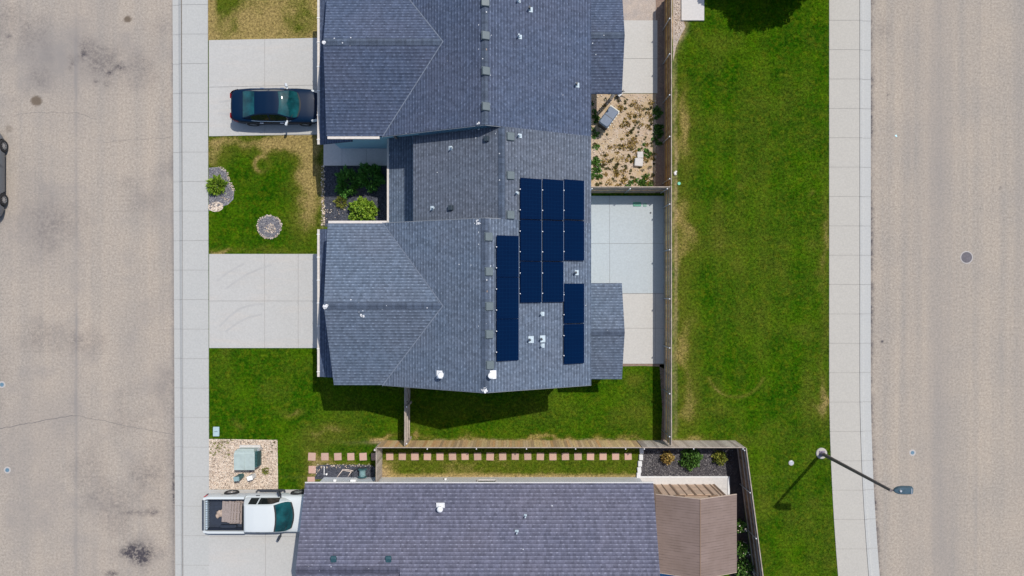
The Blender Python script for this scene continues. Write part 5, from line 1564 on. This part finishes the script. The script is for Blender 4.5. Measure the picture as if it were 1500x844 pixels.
# covered grill in the dirt yard
p = P(888, 178, 0); a = math.radians(54); R = Matrix.Rotation(a, 3, 'Z'); c0 = Vector((p.x, p.y, 0))
G_ = thing('grill_cart', 'slate blue covered grill standing askew in the dirt yard', 'grill', (p.x, p.y, 0))
b = MB(); b.obox(c0 + Vector((0, 0, .48)), (1.0, .52, .74), mat=R, bev=.03); b.build('cabinet', M['black'], G_)
b = MB(); b.obox(c0 + R @ Vector((.0, .0, .96)), (1.06, .58, .2), mat=R, bev=.06); b.build('cover', plain('slate blue cover', (.13, .165, .225), .6, .12, 5), G_)
b = MB(); b.obox(c0 + R @ Vector((.57, 0, .84)), (.12, .60, .05), mat=R, bev=.015)
for i in range(6): b.obox(c0 + R @ Vector((-.42 + i * .18, -.31, .84)), (.09, .05, .06), mat=R)
b.build('side_shelf', plain('cream rim', (.58, .56, .48), .6, .15), G_)
b = MB(); b.obox(c0 + R @ Vector((0, 0, 1.063)), (.03, .5, .012), mat=R); b.build('seam', M['pipe'], G_)
for sx in (-.4, .4):
    for sy in (-.2, .2):
        b = MB(); q = c0 + R @ Vector((sx, sy, .075)); b.lathe(q, [(.07, -.02), (.07, .02)], 12, 'Y'); b.build('wheel', M['tyre'], G_)
# broken concrete lumps, rubbish
for lab, x, y, sx, sy, rz, h in (('upper white paving block lying in the dirt yard', 937.3, 227.5, .34, .36, .05, .12), ('lower white paving block leaning in the dirt yard', 935.0, 238.5, .46, .44, -.08, .2)):
    q = P(x, y); b = MB(); b.obox((q.x, q.y, h / 2 + .01), (sx, sy, h), rz, bev=.035); tag(b.build('paving_block', M['white_conc'], None, loc=(q.x, q.y, 0)), lab, 'paving block', 'white blocks in the dirt yard')
q = P(905.5, 140); T = thing('folding_chair', 'tangled dark folded chair frame at the patio roof corner', 'folded chair', (q.x, q.y, 0))
b = MB()
for (a_, c_) in (((-.25, .1, .02), (.3, -.2, .35)), ((-.2, -.25, .05), (.25, .22, .3)), ((-.1, .25, .05), (.12, -.38, .2)), ((.02, .1, .3), (.3, .12, .32)), ((-.3, 0, .1), (.1, .02, .4))):
    b.tube(Vector(a_) + q, Vector(c_) + q, .022, None, 7)
b.build('frame', M['pipe'], T)
b = MB(); b.obox((q.x - .32, q.y + .22, .2), (.32, .14, .03), .2); b.obox((q.x + .05, q.y + .02, .24), (.24, .2, .02), .7); b.build('seat', M['block'], T)
# hose reel cart by the neighbour
q = P(533, 690.5); T = thing('hose_reel', 'teal hose reel cart standing on the dark gravel by the short fence', 'hose reel', (q.x, q.y, 0))
b = MB(); b.lathe((q.x, q.y, .36), [(.10, -.2), (.10, .2)], 18, 'Y'); b.lathe((q.x, q.y - .2, .36), [(.24, -.01), (.24, .01)], 20, 'Y'); b.lathe((q.x, q.y + .2, .36), [(.24, -.01), (.24, .01)], 20, 'Y'); b.build('reel', plain('teal plastic', (.06, .16, .18), .5, .2), T)
b = MB()
for k in range(5): b.lathe((q.x, q.y - .14 + k * .07, .36), [(.14, -.03), (.175, 0), (.14, .03)], 18, 'Y', False)
b.build('hose', plain('pale teal hose', (.25, .40, .42), .5), T)
b = MB()
for s in (-1, 1): b.path([(q.x - .26, q.y + s * .24, .02), (q.x, q.y + s * .24, .36), (q.x + .28, q.y + s * .24, .02), (q.x - .1, q.y + s * .24, .06)], .018, 7)
b.path([(q.x - .2, q.y - .24, .1), (q.x - .38, q.y - .24, .8), (q.x - .38, q.y + .24, .8), (q.x - .2, q.y + .24, .1)], .018, 7); b.build('frame', M['pipe'], T)
q = P(507, 690); b = MB(); b.path([(q.x - .5, q.y - .35, .03), (q.x - .15, q.y + .1, .05), (q.x + .2, q.y + .06, .04), (q.x + .42, q.y + .0, .04)], .025, 7); b.path([(q.x - .22, q.y + .05, .04), (q.x + .3, q.y - .02, .06), (q.x + .1, q.y - .3, .04)], .02, 7)
tag(b.build('garden_hose', plain('pale hose', (.62, .52, .46), .6), None, True, loc=(q.x, q.y, 0)), 'pale garden hose lying on the dark gravel beside the reel', 'hose')
q = P(475, 686); b = MB(); b.tube((q.x, q.y + .1, .02), (q.x + .0, q.y - .35, .03), .02); b.tube((q.x + .15, q.y - .3, .0), (q.x + .15, q.y - .3, .12), .05); tag(b.build('sprinkler_pipe', M['white'], None, loc=(q.x, q.y, 0)), 'thin white pipe lying on the dark gravel at the purple roof', 'pipe')

# ================================================================== PLANTS
def leaf_cloud(c, rad, n, ls, seed, up=.55, spiky=False, shell=.55):
    r = np.random.default_rng(seed); c = np.array(c)
    d = r.normal(size=(n, 3)); d[:, 2] = np.abs(d[:, 2]) * up + .05; d /= np.linalg.norm(d, axis=1)[:, None]
    lump = 1 + .22 * np.sin(d[:, 0] * 5 + seed) * np.cos(d[:, 1] * 6 + seed * 2) + .10 * np.sin(d[:, 0] * 13 + d[:, 1] * 11)
    t = r.uniform(shell, 1, n) ** .6 * lump
    P0 = c + d * np.array(rad) * t[:, None]
    L = r.uniform(.6, 1.3, n) * ls; wd = L * (.16 if spiky else .38)
    ax = d + r.normal(size=(n, 3)) * (.28 if spiky else .9); ax[:, 2] += .1; ax /= np.linalg.norm(ax, axis=1)[:, None]
    sd = np.cross(ax, r.normal(size=(n, 3))); sd /= np.linalg.norm(sd, axis=1)[:, None] + 1e-9
    a = P0 - ax * (L * .5)[:, None]; b = P0 + sd * wd[:, None]; e = P0 + ax * (L * .6)[:, None]; f = P0 - sd * wd[:, None]
    V = np.stack([a, b, e, f], 1).reshape(-1, 3); V[:, 2] = np.maximum(V[:, 2], .015)
    return V, np.arange(4 * n).reshape(-1, 4)


def shrub(name, label, cat, px, py, r, h, n, ls, mat, seed, spiky=False, asp=1.0, group=None, z0=0.0):
    p = P(px, py); s = 1 - h * .5 / H; x, y = p.x * s, p.y * s
    o = thing(name, label, cat, (x, y, z0), group)
    V, F = leaf_cloud((x, y, z0 + .03), (r, r * asp, h), n, ls, seed, .75, spiky, .35); np_mesh('foliage', V, F, M[mat], o)
    b = MB(); rr = random.Random(seed)
    for i in range(6):
        a = rr.uniform(0, 6.28); b.tube((x, y, z0), (x + math.cos(a) * r * .55, y + math.sin(a) * r * .55, z0 + h * .7), .018, .008, 6)
    b.build('stem', M['bark'], o); return o


shrub('shrub', 'dark green spiky shrub nearer the lawn in the shaded bed', 'shrub', 508, 267, .64, .85, 2200, .17, 'leaf_dark', 3, True, 1.22)
shrub('shrub', 'dark green spiky shrub in the shade below the porch path', 'shrub', 541, 258.5, .72, .95, 2400, .17, 'leaf_dark', 4, True)
shrub('shrub', 'bright lime green rounded shrub in the sunlit bed', 'shrub', 530, 307.5, .76, .85, 2600, .12, 'leaf_lime', 5, False, .82)
shrub('grass_clump', 'small yellow green grass clump beside the dark shrubs', 'plant', 499, 296, .34, .28, 420, .13, 'leaf_yel', 6, True)
shrub('shrub', 'lime green spiky shrub on the gravel bed beside the pavement', 'shrub', 315.5, 271, .50, .60, 1300, .17, 'leaf_lime', 7, True)
shrub('shrub', 'golden brown dry shrub in the black gravel bed', 'shrub', 978, 671.5, .36, .55, 520, .13, 'leaf_gold', 8)
shrub('shrub', 'round green shrub in the middle of the black gravel bed', 'shrub', 1013, 673, .56, .65, 1200, .13, 'leaf_mid', 9)
shrub('shrub', 'small yellow green shrub nearest the slanting dark fence', 'shrub', 1055, 671, .38, .5, 520, .13, 'leaf_yel', 10)
shrub('grass_clump', 'small tuft growing from cream gravel right of the pedestals', 'plant', 388.5, 690, .20, .22, 160, .11, 'leaf_yel', 11, True)
for i, (x, y, r_, lab) in enumerate(((1083, 772, .34, 'small rose bush beside the middle of the shed'), (1086, 806, .42, 'rose bush with pale blooms beside the shed corner'), (1089, 836, .55, 'leafy rose bush at the lower corner of the shed'))):
    o = shrub('rose_bush', lab, 'rose bush', x, y, r_, .8, 700, .12, 'leaf_mid', 30 + i, group='rose bushes along the shed')
    V, F = leaf_cloud((o.location.x, o.location.y, .12), (r_, r_, .85), 26, .085, 60 + i, .9, False, .9); np_mesh('blossom', V, F, M['petal'], o)
# weeds: nobody could count them
def weeds(name, spots, mat, seed, ls=.09):
    VV = []; FF = []; k = 0
    for i, (x, y, r_, n) in enumerate(spots):
        p = P(x, y); V, F = leaf_cloud((p.x, p.y, .01), (r_, r_ * .8, r_ * .7), n, ls, seed + i, .6, False, .1); VV.append(V); FF.append(F + k); k += len(V)
    tag(np_mesh(name, np.concatenate(VV), np.concatenate(FF), M[mat]), kind='stuff')
r_ = random.Random(5); sp = []
for _ in range(270):
    x, y = r_.uniform(870, 958), r_.uniform(142, 273)
    if 878 < x < 912 and 148 < y < 196: continue
    if r_.random() < .25 + .75 * fbm(np.array([x / 27.]), np.array([y / 27.]), 1.2, 4)[0]: sp.append((x, y, r_.uniform(.035, .11), r_.randint(14, 40)))
weeds('weeds', sp, 'weed', 100)
weeds('dry_straw', [(r_.uniform(880, 957), r_.uniform(146, 272), r_.uniform(.10, .30), 40) for _ in range(70)], 'leaf_gold', 900, .08)
sp = [(r_.gauss(964, 3), r_.uniform(160, 215), r_.uniform(.10, .22), 60) for _ in range(20)] + [(r_.gauss(873, 3), r_.uniform(150, 272), r_.uniform(.1, .22), 55) for _ in range(26)]
sp += [(r_.gauss(943, 9), r_.gauss(268, 4), r_.uniform(.10, .2), 60) for _ in range(14)] + [(r_.gauss(945, 5), r_.gauss(228, 7), r_.uniform(.08, .16), 50) for _ in range(10)]
weeds('weeds', sp, 'leaf_mid', 300, .10)
sp = [(r_.uniform(308, 346), r_.uniform(645, 672), r_.uniform(.04, .10), 18) for _ in range(36)]
weeds('weeds', [s for s in sp if (s[0] - 308) / 60 + (s[1] - 645) / 40 < 1], 'leaf_yel', 500, .06)
weeds('weeds', [(r_.uniform(396, 405), r_.uniform(648, 664), .07, 16) for _ in range(6)] + [(r_.gauss(326, 6), r_.uniform(644, 650), .06, 16) for _ in range(5)], 'weed', 560, .06)

# tree standing just north of the frame; its shadow falls across the green belt
tx, ty = 14.3, 17.75
T = thing('shade_tree', 'leafy tree whose round shadow darkens the top of the green belt', 'tree', (tx, ty, 0))
b = MB(); b.tube((tx, ty, 0), (tx, ty, 2.0), .15, .11, 12)
rr = random.Random(2)
for i in range(9):
    a = i * 2.4; b.tube((tx, ty, 1.5 + i * .12), (tx + math.cos(a) * 1.7, ty + math.sin(a) * 1.7, 3.0 + rr.uniform(0, 1.4)), .055, .015, 7)
b.build('trunk', M['bark'], T)
V, F = leaf_cloud((tx, ty, 1.5), (2.95, 2.5, 3.6), 30000, .24, 77, .9, False, .2); np_mesh('crown', V, F, M['leaf_mid'], T)

# ================================================================== CAMERA, LIGHT
cam = bpy.data.cameras.new('camera'); cam.sensor_width = 36; cam.lens = 36 * K * H / 1500; cam.clip_end = 2000; cam.clip_start = .5
co = bpy.data.objects.new('camera', cam); COL.objects.link(co); co.location = (0, 0, H); co.rotation_euler = (0, 0, 0); SC.camera = co
SUN_D = Vector((.367, .419, 1)).normalized()
s = bpy.data.lights.new('sun', 'SUN'); s.energy = 4.0; s.angle = math.radians(.53); s.color = (1, .95, .87)
so = bpy.data.objects.new('sun', s); COL.objects.link(so); so.rotation_euler = SUN_D.to_track_quat('Z', 'Y').to_euler(); so.location = (10, 10, 60)
w = bpy.data.worlds.new('World'); SC.world = w; w.use_nodes = True; nt = w.node_tree
sk = nt.nodes.new('ShaderNodeTexSky'); sk.sky_type = 'NISHITA'; sk.sun_disc = False; sk.sun_elevation = math.asin(SUN_D.z); sk.sun_rotation = math.atan2(SUN_D.x, SUN_D.y); sk.air_density = 1.0; sk.dust_density = 1.2
bg = nt.nodes['Background']; bg.inputs[1].default_value = .15; nt.links.new(sk.outputs[0], bg.inputs[0])
SC.view_settings.view_transform = 'Standard'; SC.view_settings.look = 'None'; SC.view_settings.exposure = -.12; SC.view_settings.gamma = 1; SC.view_settings.use_curve_mapping = False
